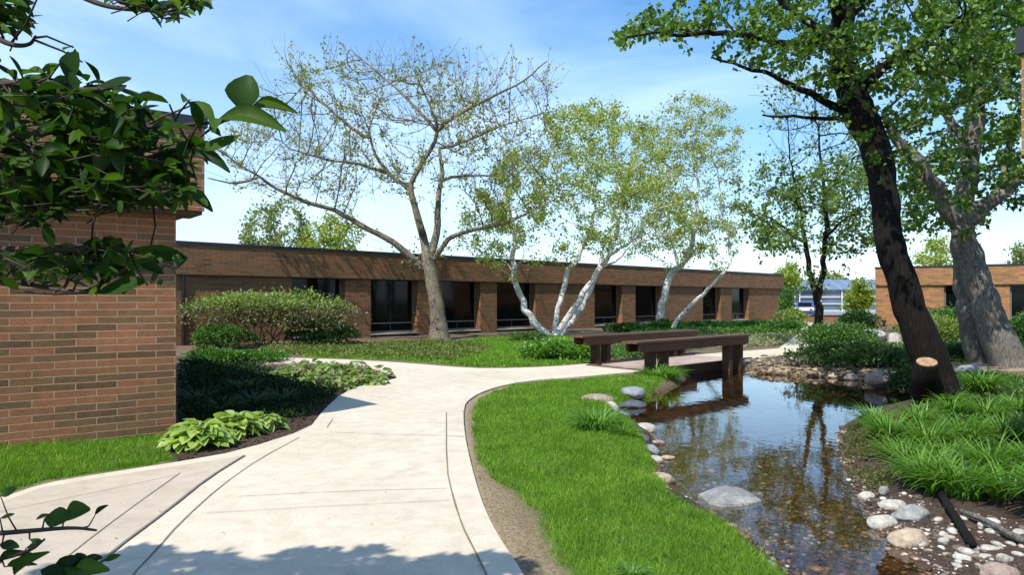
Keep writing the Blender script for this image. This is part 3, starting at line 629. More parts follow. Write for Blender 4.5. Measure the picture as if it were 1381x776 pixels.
RK = [(832, 875, 521, 536, 'rock_blue', 'flat blue grey rock behind the white ones on the left bank', -.1),
      (784, 833, 530, 546, 'rock_pink', 'pale pinkish rock lying left of the blue grey rock', -.03),
      (812, 836, 541, 556, 'rock_white', 'small bright white rock in front of the pinkish one', -.12),
      (834, 874, 541, 551, 'rock_dark', 'dark wet flat rock half under water below the blue grey rock', -.17),
      (855, 888, 569, 583, 'rock_white', 'pointed white rock at the water edge right of the daylily clump', -.16),
      (850, 880, 585, 602, 'rock_dark', 'dark navy rock at the water edge', -.14),
      (864, 892, 600, 615, 'rock_blue', 'round grey rock just below the dark navy rock', -.15),
      (877, 898, 594, 600, 'rock_pink', 'small pale stone in the water right of the navy rock', -.17),
      (867, 896, 614, 624, 'rock_white', 'flat cream rock below the round grey rock', -.15),
      (892, 912, 614, 620, 'rock_tan', 'small tan stone in the shallows beside the flat cream rock', -.17),
      (870, 914, 635, 652, 'rock_tan', 'smooth tan rock at the lawn edge', -.16),
      (869, 907, 654, 671, 'rock_pink', 'smooth pinkish grey rock below the tan one', -.12),
      (1205, 1264, 712, 740, 'rock_tan', 'largest smooth cream boulder on the right gravel bar', -.16),
      (1174, 1217, 692, 714, 'rock_white', 'rounded white boulder left of the large cream one', -.16),
      (1187, 1228, 672, 691, 'rock_white', 'angular white boulder at the top of the gravel bar', -.16),
      (1209, 1264, 680, 705, 'rock_grey', 'broad pale grey angular boulder under the iris leaves', -.14),
      (1160, 1183, 663, 676, 'rock_white', 'small white rock at the tip of the gravel bar', -.17),
      (1187, 1201, 656, 666, 'rock_grey', 'smallest round grey stone beside the iris bed', -.12),
      (1328, 1384, 757, 784, 'rock_pink', 'pinkish boulder at the bottom right corner', -.15),
      (1316, 1350, 747, 760, 'rock_white', 'flat white stone left above the pinkish corner boulder', -.16),
      (1324, 1352, 735, 747, 'rock_white', 'white stone among the pebbles at right', -.15),
      (1172, 1228, 499, 519, 'rock_pink', 'rounded pinkish boulder on the far bank beside the dark trunk', -.05),
      (1018, 1050, 755, 771, 'rock_blue', 'small blue grey rock at the lawn tip bottom centre', -.14),
      (1290, 1328, 492, 508, 'rock_grey', 'grey rock at the foot of the grey tree', .08),
      (1118, 1135, 502, 509, 'rock_tan', 'small tan stone on the far shore under the dark shrub', -.14),
      (1140, 1162, 504, 512, 'rock_pink', 'small pink stone on the far shore left of the boulder', -.14)]
for i, (a, b_, c, d, mm, lb, z) in enumerate(RK): rock(a, b_, c, d, M[mm], lb, z, seed=20+i)
# the wedge-shaped slab standing in the stream
sl = [(941, 661), (962, 654), (978, 648), (1000, 652), (1012, 660), (1028, 668), (1010, 673), (975, 676), (955, 671)]
P = GP(sl, -.12); ctr = P.mean(0); V = [(*((p-ctr)*.97), .018+.012*math.sin(i*2)) for i, p in enumerate(P)]+[(*((p-ctr)*1.0), -.03) for p in P]+[(*((P[2]-ctr)*.35), .062)]
n = len(P); Fs = [(i, (i+1) % n, 2*n) for i in range(n)]+[(i, n+i, n+(i+1) % n, (i+1) % n) for i in range(n)]
b = MB(); b.add(V, Fs); so = b.build('rock', M['rock_grey']); so.location = (*ctr, WZ); tag(so, 'flat pointed grey slab standing in the middle of the stream', 'rock')
# pale flat stones by the path beyond the shrubs
for i, (a, b_, c, d, lb) in enumerate([(1160, 1200, 444, 457, 'long white limestone slab behind the shrubs, upper one'), (1150, 1192, 460, 472, 'long white limestone slab behind the shrubs, lower one'), (1196, 1222, 448, 468, 'white limestone block right of the slabs beside the dark trunk'), (1305, 1345, 490, 500, 'dark grey slab lying between the two big trunks')]):
    rock(a, b_, c, d, M['rock_white' if i < 3 else 'rock_dark'], lb, .02, seed=80+i)
def pebbles(name, P, size, m, zoff=0, Tm=(IV3, IF3)):
    n = len(P); h = height(P); sz = size; D = np.column_stack([rng.normal(size=(n, 2)), np.zeros(n)]); X, Y, Zz = frames(D, np.tile((0, 0, 1.), (n, 1)))
    sc = np.column_stack([sz*rng.uniform(.6, 1, n), sz*rng.uniform(.8, 1.3, n), sz*rng.uniform(.35, .6, n)])
    T = Tm[0]*(1+.08*np.sin(Tm[0][:, [0, 1, 2]]*3+1)); V, Fa = scatter(T, [Tm[1]], np.column_stack([P, h+sc[:, 2]*.3+zoff]), X, Y, Zz, sc)
    o = mesh_np(name, V, Fa, m, True); return tag(o, kind='stuff')
def sample_poly(poly, n, r=rng):
    lo, hi = poly.min(0), poly.max(0); out = []; c = 0
    while c < n:
        q = r.uniform(lo, hi, (n*2, 2)); q = q[inpoly(q, poly)]; out.append(q); c += len(q)
    return np.concatenate(out)[:n]
bedpoly = GP([(880, 560), (1135, 575), (1240, 760), (1300, 830), (1080, 830), (1030, 760), (930, 680), (890, 660)], -.2)
o = pebbles('stream_pebbles', sample_poly(bedpoly, 9000), rng.gamma(1.7, .0062, 9000)+.005, M['pebble'], 0, (IV2, IF2)); tag(o, 'brown and cream pebbles on the stream bed', 'pebbles')
barvis = GP([(1140, 640), (1175, 700), (1232, 750), (1250, 780), (1290, 830), (1440, 830), (1440, 730), (1300, 700), (1260, 690), (1200, 650)], WZ)
Pb = sample_poly(barvis, 1500); Pb = Pb[vnoise(Pb, 3.3, 4)+rng.normal(0, .3, len(Pb)) > -.1]; o = pebbles('gravel', Pb, rng.gamma(1.5, .0065, len(Pb))+.005, M['pebble_pale']); tag(o, 'pale pebbles on the gravel bar at right', 'gravel')
Pb = sample_poly(GP([(1240, 735), (1290, 700), (1400, 725), (1420, 790), (1260, 790)], WZ), 26); o = pebbles('gravel', Pb, rng.uniform(.03, .06, len(Pb)), M['rock_white']); tag(o, 'larger white cobbles on the gravel bar', 'gravel')
shore = GP([(1005, 488), (1085, 481), (1120, 498), (1175, 508), (1230, 512), (1210, 519), (1110, 510), (1010, 505)], -.1)
Pb = sample_poly(shore, 1100); o = pebbles('gravel', Pb, rng.gamma(2.0, .014, len(Pb))+.015, M['pebble']); tag(o, 'brown gravel along the far bank', 'gravel')
# fallen dark log and thin root on the gravel bar
def log(name, px, z, r0, r1, m, label):
    P = [(*G(a, b_, z), z+.02*i % .03) for i, (a, b_) in enumerate(px)]; P = smooth_line(P, 2); n = len(P); b = MB(); rr = np.linspace(r0, r1, n)*(1+.12*np.sin(np.arange(n)*2.1)); b.tube(P, rr, 10); o = b.build(name, m, smooth=True); return tag(o, label, 'log')
log('fallen_log', [(1262, 655), (1275, 680), (1292, 705), (1312, 735)], -.10, .035, .028, M['bark_dark'], 'short black fallen log running down the gravel bar')
log('fallen_branch', [(1296, 690), (1330, 706), (1370, 728), (1410, 742)], -.08, .018, .026, M['bark_grey'], 'thin pale branch lying below the iris bed at right')
log('fallen_branch', [(1240, 486), (1290, 482), (1340, 476)], .1, .05, .03, M['bark_dark'], 'dark branch lying behind the big trunks on the right bank')

# ------------------------------------------------------------------ trees
def resample(P, step):
    P = np.array(P, float); d = np.linalg.norm(np.diff(P, axis=0), axis=1); t = np.concatenate([[0], np.cumsum(d)]); n = max(2, int(t[-1]/step)+1); q = np.linspace(0, t[-1], n)
    return np.column_stack([np.interp(q, t, P[:, k]) for k in range(3)])
def tree(name, label, cat, trunks, limbs, attr, step, infl, kill, rtip, bark, leafm, leafsize, nleaf, rbase, seed=1, iters=120, flare=1.25, leaf_r=None, group=None, wander=.12, tmpl=LEAF4, rmax_leaf=3.0, droop=0.0, grad=None, extra=None, leaf_keep=None, leaf_spread=1.0, mom=.6, twigs=0, twig_len=1.0):
    r = np.random.default_rng(seed); pos = []; par = []; fixed_r = []
    def addline(P, rads, start=None):
        L_ = resample(P, step); L_[1:-1] += r.normal(0, wander*step, (len(L_)-2, 3))
        if rads is not None: rr = np.interp(np.linspace(0, 1, len(L_)), np.linspace(0, 1, len(rads)), rads)
        else: rr = np.zeros(len(L_))
        if start is None:
            p = -1; k0 = 0
        else:
            A = np.array(pos); p = int(np.argmin(np.linalg.norm(A-L_[0], axis=1))); k0 = 0 if np.linalg.norm(A[p]-L_[0]) > step*.6 else 1
        for i in range(k0, len(L_)): pos.append(L_[i]); par.append(p); fixed_r.append(rr[i]); p = len(pos)-1
    for P, rads in trunks: addline(P, rads, None)
    for P, rads in limbs: addline(P, rads, 1)
    ntr = len(pos)
    # space colonisation
    A = attr.copy(); pos = [np.array(p) for p in pos]
    if len(A):
        PA = np.array(pos); near_i = np.zeros(len(A), int); near_d = np.full(len(A), 1e9)
        for i in range(0, len(A), 500):
            dd_ = np.linalg.norm(A[i:i+500, None]-PA[None], axis=2); near_i[i:i+500] = dd_.argmin(1); near_d[i:i+500] = dd_.min(1)
        for it in range(iters):
            act = near_d < (infl if it > 12 else infl*2.5)
            if not act.any(): break
            ids = near_i[act]; D = normalize(A[act]-np.array(pos)[ids]); u, inv = np.unique(ids, return_inverse=True); sm = np.zeros((len(u), 3)); np.add.at(sm, inv, D)
            pv = np.array(pos)[u]-np.array(pos)[np.maximum(np.array(par)[u], 0)]; sm = normalize(sm+mom*normalize(pv)*(np.linalg.norm(pv, axis=1, keepdims=True) > 1e-6)+r.normal(0, .12, sm.shape)); sm[:, 2] += .04-droop; sm = normalize(sm)
            newp = np.array(pos)[u]+sm*step; base = len(pos)
            for k in range(len(u)): pos.append(newp[k]); par.append(int(u[k])); fixed_r.append(0.)
            dd_ = np.linalg.norm(A[:, None]-newp[None], axis=2) if len(A)*len(newp) < 4e7 else None
            if dd_ is None: break
            j = dd_.argmin(1); dm = dd_[np.arange(len(A)), j]; up = dm < near_d; near_d[up] = dm[up]; near_i[up] = base+j[up]
            keep = near_d > kill; A = A[keep]; near_d = near_d[keep]; near_i = near_i[keep]
            if len(A) == 0 or len(pos) > 16000: break
    if twigs:
        pa = np.array(pos); pr_ = np.array(par); cand = np.where(np.arange(len(pa)) >= ntr)[0]; cand = np.concatenate([cand, r.choice(ntr, min(ntr, twigs//12))]); c0_ = pa[0]+np.array((0, 0, (pa[:, 2].max()-pa[0, 2])*.35))
        for _ in range(twigs):
            k = int(r.choice(cand)); p = pos[k]; d = normalize(pa[k]-pa[max(pr_[k], 0)]+1e-6); o = normalize(pa[k]-c0_); dr = normalize(d*.55+o*.5+r.normal(0, .42, 3)+np.array((0, 0, .15))); q = k; tl = r.uniform(.5, 1.4)*twig_len
            for j in range(4): p = p+dr*tl/4; dr = normalize(dr+r.normal(0, .16, 3)+np.array((0, 0, .05))); pos.append(p); par.append(q); fixed_r.append(0.); q = len(pos)-1
    pos = np.array(pos); par = np.array(par); n = len(pos); cnt = np.ones(n)
    nch = np.zeros(n, int)
    for i in range(n):
        if par[i] >= 0: nch[par[i]] += 1
    tips = (nch == 0).astype(float)
    for i in range(n-1, -1, -1):
        if par[i] >= 0: tips[par[i]] += tips[i]
    e = math.log(max(4, tips.max()))/math.log(rbase/rtip); rad = rtip*np.maximum(tips, 1)**(1/e)
    fr = np.array(fixed_r); rad = np.where(fr > 0, fr, rad)
    for i in range(n):
        if par[i] >= 0: rad[i] = min(rad[i], rad[par[i]]*1.0 if fr[i] == 0 else rad[i])
    # chains
    ch = [[] for _ in range(n)]
    for i in range(n):
        if par[i] >= 0: ch[par[i]].append(i)
    b = MB(); starts = [i for i in range(n) if par[i] < 0]; stack = [(s, None) for s in starts]
    while stack:
        s, pr = stack.pop(); chain = [] if pr is None else [pr]; i = s; main = []
        while True:
            chain.append(i)
            if not ch[i]: break
            nx = max(ch[i], key=lambda k: (rad[k], tips[k]))
            for k in ch[i]:
                if k != nx: stack.append((k, i))
            i = nx
        if len(chain) < 2: continue
        P = pos[chain]; rr = rad[chain].copy()
        if pr is not None: rr[0] = min(rr[0], rr[1]*1.15)
        sides = 12 if rr.max() > .12 else (7 if rr.max() > .04 else 4)
        if rr.max() > .1:                 # bark relief on thick wood: finer rings
            P2_ = resample(P, max(.08, step*.3)); tt = np.linspace(0, 1, len(P)); rr = np.interp(np.linspace(0, 1, len(P2_)), tt, rr); P = P2_; sides = 16
            if pr is None and flare: hgt = P[:, 2]-P[0, 2]; rr = rr*(1+(flare-1)*np.exp(-np.maximum(hgt, 0)/(rr[0]*1.2)))
            rr = rr*(1+.022*np.sin(np.arange(len(P))*.7+r.uniform(0, 6))+r.normal(0, .008, len(P)))
        b.tube(P, rr, sides, cap=True)
    rt = empty(name, tuple(pos[0])); tag(rt, label, cat, group)
    rel(b.build('trunk', bark, smooth=True), rt)
    # leaves on thin wood
    thin = np.where((rad < rtip*rmax_leaf) & (np.arange(n) >= min(ntr, n-1)))[0]
    if len(thin) and nleaf:
        k = r.choice(thin, nleaf); pp = pos[par[k]]; t = r.random((nleaf, 1)); O = pos[k]*t+pp*(1-t)+r.normal(0, leafsize*.5*leaf_spread, (nleaf, 3))
        if leaf_keep is not None: kk = leaf_keep(O, r); O = O[kk]; k = k[kk]
        D = normalize(pos[k]-pos[par[k]])*.7+randdir(len(O), r)*.9; D[:, 2] -= .25; X, Y, Zz = frames(D, normalize(randdir(len(O), r)+np.array((0, 0, .9))), r)
        sz = leafsize*r.uniform(.6, 1.25, len(O)); V, Fa = scatter(*tmpl, O, X, Y, Zz, np.column_stack([sz*.75, sz, sz]))
        rel(mesh_np('crown', V, Fa, leafm, tmpl is not LEAF4), rt)
    return rt
def attrpoly(px, Y, spread, n, seed, power=1.0):
    r = np.random.default_rng(seed); poly = np.array(px, float); q = sample_poly(poly, n, r); c = poly.mean(0)
    ext = sdist(q, poly); ext = ext/ext.max(); dep = spread*np.sqrt(np.clip(ext*1.6+.15, 0, 1)); y = Y+r.uniform(-1, 1, n)*dep
    return np.array([Wp(a, b_, yy) for (a, b_), yy in zip(q, y)])
def PL(px, Y, dy=0.0):
    n = len(px); return np.array([Wp(a, b_, Y+dy*i/max(1, n-1)) for i, (a, b_) in enumerate(px)])
def ground_start(px, Y):
    P = PL(px, Y); P[0][2] = H(P[0][0], P[0][1])-.12; return P
# nearly bare spreading tree in front of the long wing
Y = 28.8
tree('budding_tree', 'nearly bare wide spreading tree with tan trunk in front of the long wing', 'tree',
     [(ground_start([(593, 461), (591, 430), (587, 400), (581, 368), (577, 348)], Y), (.39, .31, .275, .26, .25))],
     [(PL([(571, 362), (550, 343), (530, 326), (501, 311), (452, 284), (411, 272), (373, 255), (350, 238), (328, 225), (300, 206)], Y, -2.5), (.15, .125, .105, .095, .08, .07, .055, .035, .02)),
      (PL([(350, 240), (316, 248), (280, 240)], Y-2, -1), (.05, .02)),
      (PL([(577, 350), (568, 310), (553, 255), (523, 234), (505, 208), (497, 178), (501, 163), (512, 135)], Y, 1.5), (.18, .15, .115, .09, .075, .055, .035, .02)),
      (PL([(500, 190), (471, 170), (441, 144), (411, 125), (386, 80)], Y+1, 1.5), (.08, .06, .03, .02)),
      (PL([(523, 234), (480, 220), (441, 216), (390, 200)], Y+1, -2), (.08, .05, .02)),
      (PL([(568, 310), (552, 252), (569, 220), (588, 189), (591, 170), (576, 133), (556, 90)], Y-.3, -1), (.15, .12, .095, .08, .06, .035, .015)),
      (PL([(591, 172), (621, 152), (667, 129), (712, 106), (738, 82)], Y-1, -1.5), (.09, .07, .05, .03, .02)),
      (PL([(589, 178), (561, 144), (524, 110), (472, 66)], Y-1, 2), (.07, .05, .03, .02)),
      (PL([(580, 350), (590, 310), (591, 265), (597, 235), (592, 200)], Y, 1), (.17, .14, .11, .085, .055)),
      (PL([(597, 240), (629, 237), (685, 237)], Y+.7, 1), (.07, .04, .02)),
      (PL([(592, 202), (630, 190), (680, 168), (745, 150)], Y+1, 2.5), (.07, .05, .03, .02)),
      (PL([(584, 352), (605, 322), (633, 311), (686, 301), (723, 281), (761, 262)], Y, -2), (.11, .085, .065, .05, .03, .015))],
     attrpoly([(300, 215), (320, 170), (365, 125), (390, 98), (430, 86), (500, 80), (570, 76), (650, 88), (700, 98), (745, 102), (735, 150), (745, 200), (720, 262), (640, 275), (600, 250), (545, 275), (470, 262), (400, 285), (330, 262)], Y, 5.0, 1500, 3), .36, 3.0, .7, .006, M['bark_tan'], M['leaf_bud'], .11, 22000, .24, seed=5, twigs=1800, twig_len=1.05, mom=.45,
     rmax_leaf=1.9, wander=.03, leaf_keep=lambda O, r: (vnoise(O[:, [0, 2]], .8, 4)+r.normal(0, .35, len(O))) > .0)
# birch clump
Y = 31
tree('birch_tree', 'white stemmed birch clump with yellow green crown beside the lawn', 'tree',
     [(ground_start([(742, 457), (722, 437), (706, 413), (695, 380), (692, 350), (693, 318), (688, 285)], Y), (.17, .15, .13, .12, .105, .09, .06)),
      (ground_start([(745, 457), (765, 430), (785, 400), (805, 370), (820, 345), (832, 310), (836, 268), (830, 225)], Y-.4), (.14, .13, .12, .11, .10, .08, .065, .04)),
      (ground_start([(750, 456), (770, 434), (790, 405), (804, 372), (812, 345)], Y+.6), (.15, .13, .12, .10, .08)),
      (ground_start([(746, 455), (751, 425), (757, 400), (765, 372), (778, 350), (792, 320), (803, 285), (798, 240)], Y+.5), (.12, .11, .11, .10, .09, .07, .05, .03))],
     [(PL([(822, 345), (850, 328), (875, 315)], Y, 1), (.06, .03)), (PL([(810, 362), (840, 345), (852, 330)], Y, -1), (.05, .02))],
     attrpoly([(612, 330), (618, 290), (638, 240), (680, 200), (722, 190), (730, 150), (780, 138), (850, 143), (885, 180), (925, 240), (940, 330), (850, 350), (780, 322), (740, 350), (690, 375), (640, 355)], Y, 4.2, 3000, 11), .32, 2.3, .5, .006, M['bark_birch'], M['leaf_birch'], .11, 52000, .13, seed=12, flare=1.2, droop=.05, rmax_leaf=2.6, leaf_spread=2.2,
     leaf_keep=lambda O, r: (.7*vnoise(O[:, [0, 2]], .9, 2)+.8*vnoise(O[:, [0, 2]]+O[:, [1, 1]]*.5, 3.1, 5)+r.normal(0, .2, len(O))+.07*(O[:, 2]-6)) > -.16)
Y = 37
tree('birch_tree', 'taller thin leaved birch with two leaning white stems close to the wall', 'tree',
     [(ground_start([(888, 444), (890, 425), (895, 400), (906, 370), (929, 345), (940, 300), (943, 250), (930, 190), (928, 150)], Y), (.20, .18, .16, .14, .11, .085, .06, .04, .02)),
      (ground_start([(903, 444), (920, 424), (939, 404), (967, 377), (986, 352), (984, 333), (975, 290), (970, 250)], Y-1), (.12, .10, .09, .08, .065, .05, .04, .03))],
     [(PL([(915, 360), (905, 320), (900, 260), (890, 200)], Y, 1), (.08, .06, .03, .02))],
     attrpoly([(850, 345), (835, 270), (850, 190), (885, 140), (925, 122), (985, 132), (1008, 180), (1000, 250), (1015, 310), (995, 352), (940, 352)], Y, 3.8, 2400, 21), .36, 2.6, .55, .006, M['bark_birch'], M['leaf_birch2'], .12, 38000, .15, seed=22, flare=1.2, rmax_leaf=2.4, leaf_spread=2.2,
     leaf_keep=lambda O, r: (.7*vnoise(O[:, [0, 2]], .8, 8)+.8*vnoise(O[:, [0, 2]]+O[:, [1, 1]]*.5, 2.7, 5)+r.normal(0, .22, len(O))) > -.05)
# dark leaning tree by the pond
Y = 11.4
tw = [(ground_start([(1268, 546), (1258, 502), (1246, 468), (1232, 430), (1215, 380), (1201, 330), (1194, 280), (1190, 235), (1178, 190), (1157, 150), (1140, 100), (1133, 50), (1140, 0), (1150, -60), (1165, -150)], Y), (.30, .275, .245, .225, .21, .20, .20, .215, .235, .21, .175, .16, .14, .11, .07))]
def keep_dark(O, r):
    sx = CX+O[:, 0]/O[:, 1]*F; sy = HY-(O[:, 2]-CH)/O[:, 1]*F
    return (vnoise(O[:, [0, 2]], 1.7, 6)+r.normal(0, .3, len(O))) > -.27
tree('pond_tree', 'dark leaning tree with sawn limb stub on the pond bank', 'tree', tw,
     [(PL([(1133, 56), (1119, 60), (1080, 60), (1038, 55), (975, 43), (927, 47), (880, 42), (845, 50)], Y, -1.2), (.07, .06, .05, .045, .035, .02, .012)),
      (PL([(1145, 150), (1112, 138), (1089, 123), (1030, 97), (960, 77)], Y, -.8), (.07, .05, .03, .015)),
      (PL([(1157, 172), (1140, 162), (1098, 159), (1028, 155)], Y, .8), (.05, .03, .015)),
      (PL([(1150, 130), (1190, 90), (1240, 60), (1300, 20)], Y, -1.0), (.09, .07, .05, .03)),
      (PL([(1138, 70), (1090, 30), (1040, -10), (980, -50)], Y, 1.2), (.09, .06, .04, .02)),
      (PL([(1142, 20), (1200, -30), (1260, -90)], Y, 1.4), (.1, .06, .03)),
      (PL([(1138, 40), (1110, -40), (1080, -120)], Y, -1.6), (.1, .06, .03))],
     np.concatenate([attrpoly([(818, 55), (835, 25), (870, 5), (940, -10), (1000, -60), (1100, -140), (1300, -140), (1400, -60), (1400, 60), (1330, 130), (1270, 170), (1215, 160), (1190, 120), (1120, 118), (1075, 100), (1010, 75), (975, 52), (930, 60), (870, 58), (835, 72)], Y, 2.6, 2600, 31),
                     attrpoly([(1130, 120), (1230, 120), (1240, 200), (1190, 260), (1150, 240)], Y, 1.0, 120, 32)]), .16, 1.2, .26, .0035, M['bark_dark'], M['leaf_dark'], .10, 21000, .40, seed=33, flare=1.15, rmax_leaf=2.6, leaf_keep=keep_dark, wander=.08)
tr = bpy.data.objects['pond_tree']
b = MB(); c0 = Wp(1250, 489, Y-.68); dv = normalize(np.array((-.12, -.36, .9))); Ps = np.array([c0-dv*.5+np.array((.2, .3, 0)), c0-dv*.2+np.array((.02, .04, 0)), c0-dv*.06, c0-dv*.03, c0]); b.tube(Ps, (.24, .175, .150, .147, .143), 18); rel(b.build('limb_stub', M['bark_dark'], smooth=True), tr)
b = MB(); rr_ = .14; b.tube([c0-dv*.02, c0+dv*.014], (rr_, rr_*.97), 18); rel(b.build('cut_face', M['cutwood']), tr)
# grey tree at the right edge
Y = 16.8
tree('grey_tree', 'thick grey barked tree with two joined trunks at the right edge', 'tree',
     [(ground_start([(1362, 512), (1348, 465), (1332, 415), (1318, 375), (1304, 338), (1296, 300)], Y), (.42, .36, .31, .28, .255, .23)),
      (ground_start([(1326, 470), (1308, 440), (1303, 400), (1301, 360), (1297, 320), (1300, 270), (1312, 200), (1318, 130), (1320, 70), (1335, -10), (1345, -90)], Y+.5), (.29, .26, .245, .235, .22, .19, .165, .14, .12, .09, .05))],
     [(PL([(1297, 305), (1306, 298), (1344, 264), (1381, 238), (1440, 210)], Y, -.5), (.2, .17, .13, .11, .08)),
      (PL([(1299, 312), (1262, 253), (1229, 208), (1204, 183), (1192, 150)], Y, -.6), (.22, .18, .16, .12, .07)),
      (PL([(1312, 200), (1280, 160), (1250, 110), (1230, 60)], Y+.3, 1), (.12, .09, .06, .04)),
      (PL([(1318, 140), (1350, 110), (1390, 60)], Y+.4, -1), (.12, .08, .04)), (PL([(1344, 264), (1360, 200), (1375, 150)], Y, 1), (.08, .05, .03))],
     attrpoly([(1195, 180), (1230, 100), (1250, 0), (1320, -90), (1420, -80), (1470, 50), (1470, 300), (1400, 290), (1345, 255), (1330, 330), (1250, 325), (1215, 310), (1205, 250)], Y, 3.0, 2200, 41), .24, 1.7, .38, .0045, M['bark_grey'], M['leaf_dark'], .135, 19000, .5, seed=42, flare=1.04, rmax_leaf=2.6,
     leaf_keep=lambda O, r: (vnoise(O[:, [0, 2]], 1.3, 9)+r.normal(0, .35, len(O))) > -.35)
# twin-stemmed tree in the middle distance
Y = 26
tree('twin_stemmed_tree', 'slender twin stemmed tree standing before the glazed building', 'tree',
     [(ground_start([(1105, 445), (1103, 415), (1099, 388), (1090, 362), (1088, 340), (1083, 305), (1075, 265), (1065, 215)], Y), (.17, .15, .115, .09, .08, .06, .045, .025))],
     [(PL([(1102, 405), (1109, 372), (1113, 340), (1115, 300), (1110, 250), (1105, 190), (1095, 130)], Y, .5), (.11, .095, .085, .07, .05, .035, .02)),
      (PL([(1088, 335), (1060, 310), (1030, 290)], Y, -1), (.05, .03)), (PL([(1114, 320), (1140, 295), (1168, 280)], Y, -1), (.05, .03))],
     attrpoly([(1003, 300), (1020, 240), (1045, 180), (1035, 120), (1070, 95), (1140, 130), (1180, 200), (1215, 260), (1200, 325), (1140, 345), (1100, 330), (1050, 345), (1012, 325)], Y, 2.6, 1900, 51), .28, 2.2, .42, .005, M['bark_dark'], M['leaf_mid'], .14, 20000, .17, seed=52, twigs=500, twig_len=.9, rmax_leaf=2.6, leaf_spread=1.5,
     leaf_keep=lambda O, r: (vnoise(O[:, [0, 2]], 1.0, 3)+r.normal(0, .3, len(O))-.24*(O[:, 2]-4.6)) > -.25)
# background trees beyond the roofs
def bgtree(px, Y, wpx, top, base, n, lm, label, seed, name='distant_tree', bark='bark_tan'):
    a = [(px-wpx*.5, base), (px-wpx*.48, (top+base)/2), (px-wpx*.3, top+8), (px, top), (px+wpx*.3, top+6), (px+wpx*.5, (top+base)/2+4), (px+wpx*.45, base)]
    x = (px-CX)/F*Y; tr_ = [(np.array([(x, Y, -.1), (x+.1, Y, 1.6), (x, Y, CH+(HY-base)/F*Y+.5)]), (.28, .24, .2))]
    s = Y/30*.34
    return tree(name, label, 'tree', tr_, [], attrpoly(a, Y, wpx*.4/F*Y, 900, seed), s*1.3, s*9, s*1.7, .012, M[bark], lm, .0042*Y, n, .26, seed=seed, rmax_leaf=3.5, leaf_spread=2.4, iters=80,
                leaf_keep=lambda O, r: (vnoise(O[:, [0, 2]], .7, seed)+r.normal(0, .3, len(O))) > -.3, group='trees beyond the buildings')
bgtree(372, 62, 105, 268, 345, 5200, M['leaf_far'], 'pale green tree rising behind the roof, left one of the pair', 61)
bgtree(447, 60, 90, 287, 350, 5200, M['leaf_birch'], 'brighter green tree rising behind the roof, right one of the pair', 62)
bgtree(1063, 72, 50, 352, 395, 2600, M['leaf_lime'], 'yellow green small tree past the end of the long wing', 63)
bgtree(1160, 55, 50, 372, 420, 3200, M['leaf_lime'], 'lime green tree beside the corner of the orange building', 64)
bgtree(1262, 75, 70, 318, 372, 3000, M['leaf_birch'], 'light green tree rising above the orange building', 65)
bgtree(1378, 80, 60, 330, 370, 2000, M['leaf_far'], 'pale tree above the orange roof at the right edge', 66)
bgtree(1120, 130, 60, 362, 395, 1800, M['leaf_far'], 'hazy tree behind the glazed roof', 67)

# ------------------------------------------------------------------ shrubs
def shrub(name, label, px0, px1, py0, py1, Y, m, leaf, n, depth=None, seed=1, group=None, tm=LEAF4, up=.6, cat='shrub', m2=None, shell=.75, lumps=14, floor=0.0):
    r = np.random.default_rng(seed); wd = (px1-px0)/F*Y; x = ((px0+px1)/2-CX)/F*Y; zt = CH-(py0-HY)/F*Y; zb = H(x, Y)+floor; ht = zt-zb; dep = depth or wd*.8
    C = np.column_stack([r.uniform(-.36, .36, lumps)*wd, r.uniform(-.36, .36, lumps)*dep, r.uniform(.35, .66, lumps)*ht]); C[:, 2] -= .3*ht*((C[:, 0]/wd*2)**2+(C[:, 1]/dep*2)**2)*.8
    rr = np.column_stack([r.uniform(.16, .26, lumps)*wd, r.uniform(.16, .26, lumps)*dep, r.uniform(.22, .36, lumps)*ht])
    k = r.integers(0, lumps, n); D = randdir(n, r); D[:, 2] = np.abs(D[:, 2])*np.where(r.random(n) < .75, 1, -1); rad = (shell+(1.05-shell)*r.random((n, 1))**.5)*np.where(r.random((n, 1)) < .16, r.uniform(1.05, 1.45, (n, 1)), 1)
    O = C[k]+rr[k]*D*rad; O[:, 2] = np.maximum(O[:, 2], .02*ht+r.random(n)*.05)
    rt = empty(name, (x, Y, zb)); tag(rt, label, cat, group)
    def mk(O, D, mm, nm):
        n = len(O); dirs = normalize(D*.8+randdir(n, r)*.7+np.array((0, 0, .15))); X, Yx, Zz = frames(dirs, normalize(randdir(n, r)*.6+np.array((0, 0, up))+D*.4), r); sz = leaf*r.uniform(.6, 1.3, n)
        V, Fa = scatter(*tm, O, X, Yx, Zz, np.column_stack([sz*.6, sz, sz])); mesh_np(nm, V, Fa, mm, False, rt)
    if m2 is None: mk(O, D, m, 'foliage')
    else:
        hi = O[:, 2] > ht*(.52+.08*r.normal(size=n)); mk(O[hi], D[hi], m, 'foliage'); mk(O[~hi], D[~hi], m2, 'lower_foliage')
    st = MB()
    for i in range(min(lumps, 12)):
        P = resample([(r.normal()*.04*wd, r.normal()*.04*dep, -.05-floor), C[i]*np.array((.55, .55, .5))+r.normal(0, .02, 3), C[i]+np.array((0, 0, rr[i][2]*.5))], max(.05, ht*.15)); st.tube(P, np.linspace(.018*max(.5, ht), .005, len(P)), 5)
    st.build('stem', M['twig'], rt); return rt
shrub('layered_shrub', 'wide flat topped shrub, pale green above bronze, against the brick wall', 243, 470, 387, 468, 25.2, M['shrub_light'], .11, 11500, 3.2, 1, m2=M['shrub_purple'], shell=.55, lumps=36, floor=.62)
shrub('round_shrub', 'low round green shrub in front of the layered shrub, left one', 258, 345, 437, 472, 24.0, M['shrub_mid'], .09, 5200, 1.6, 2)
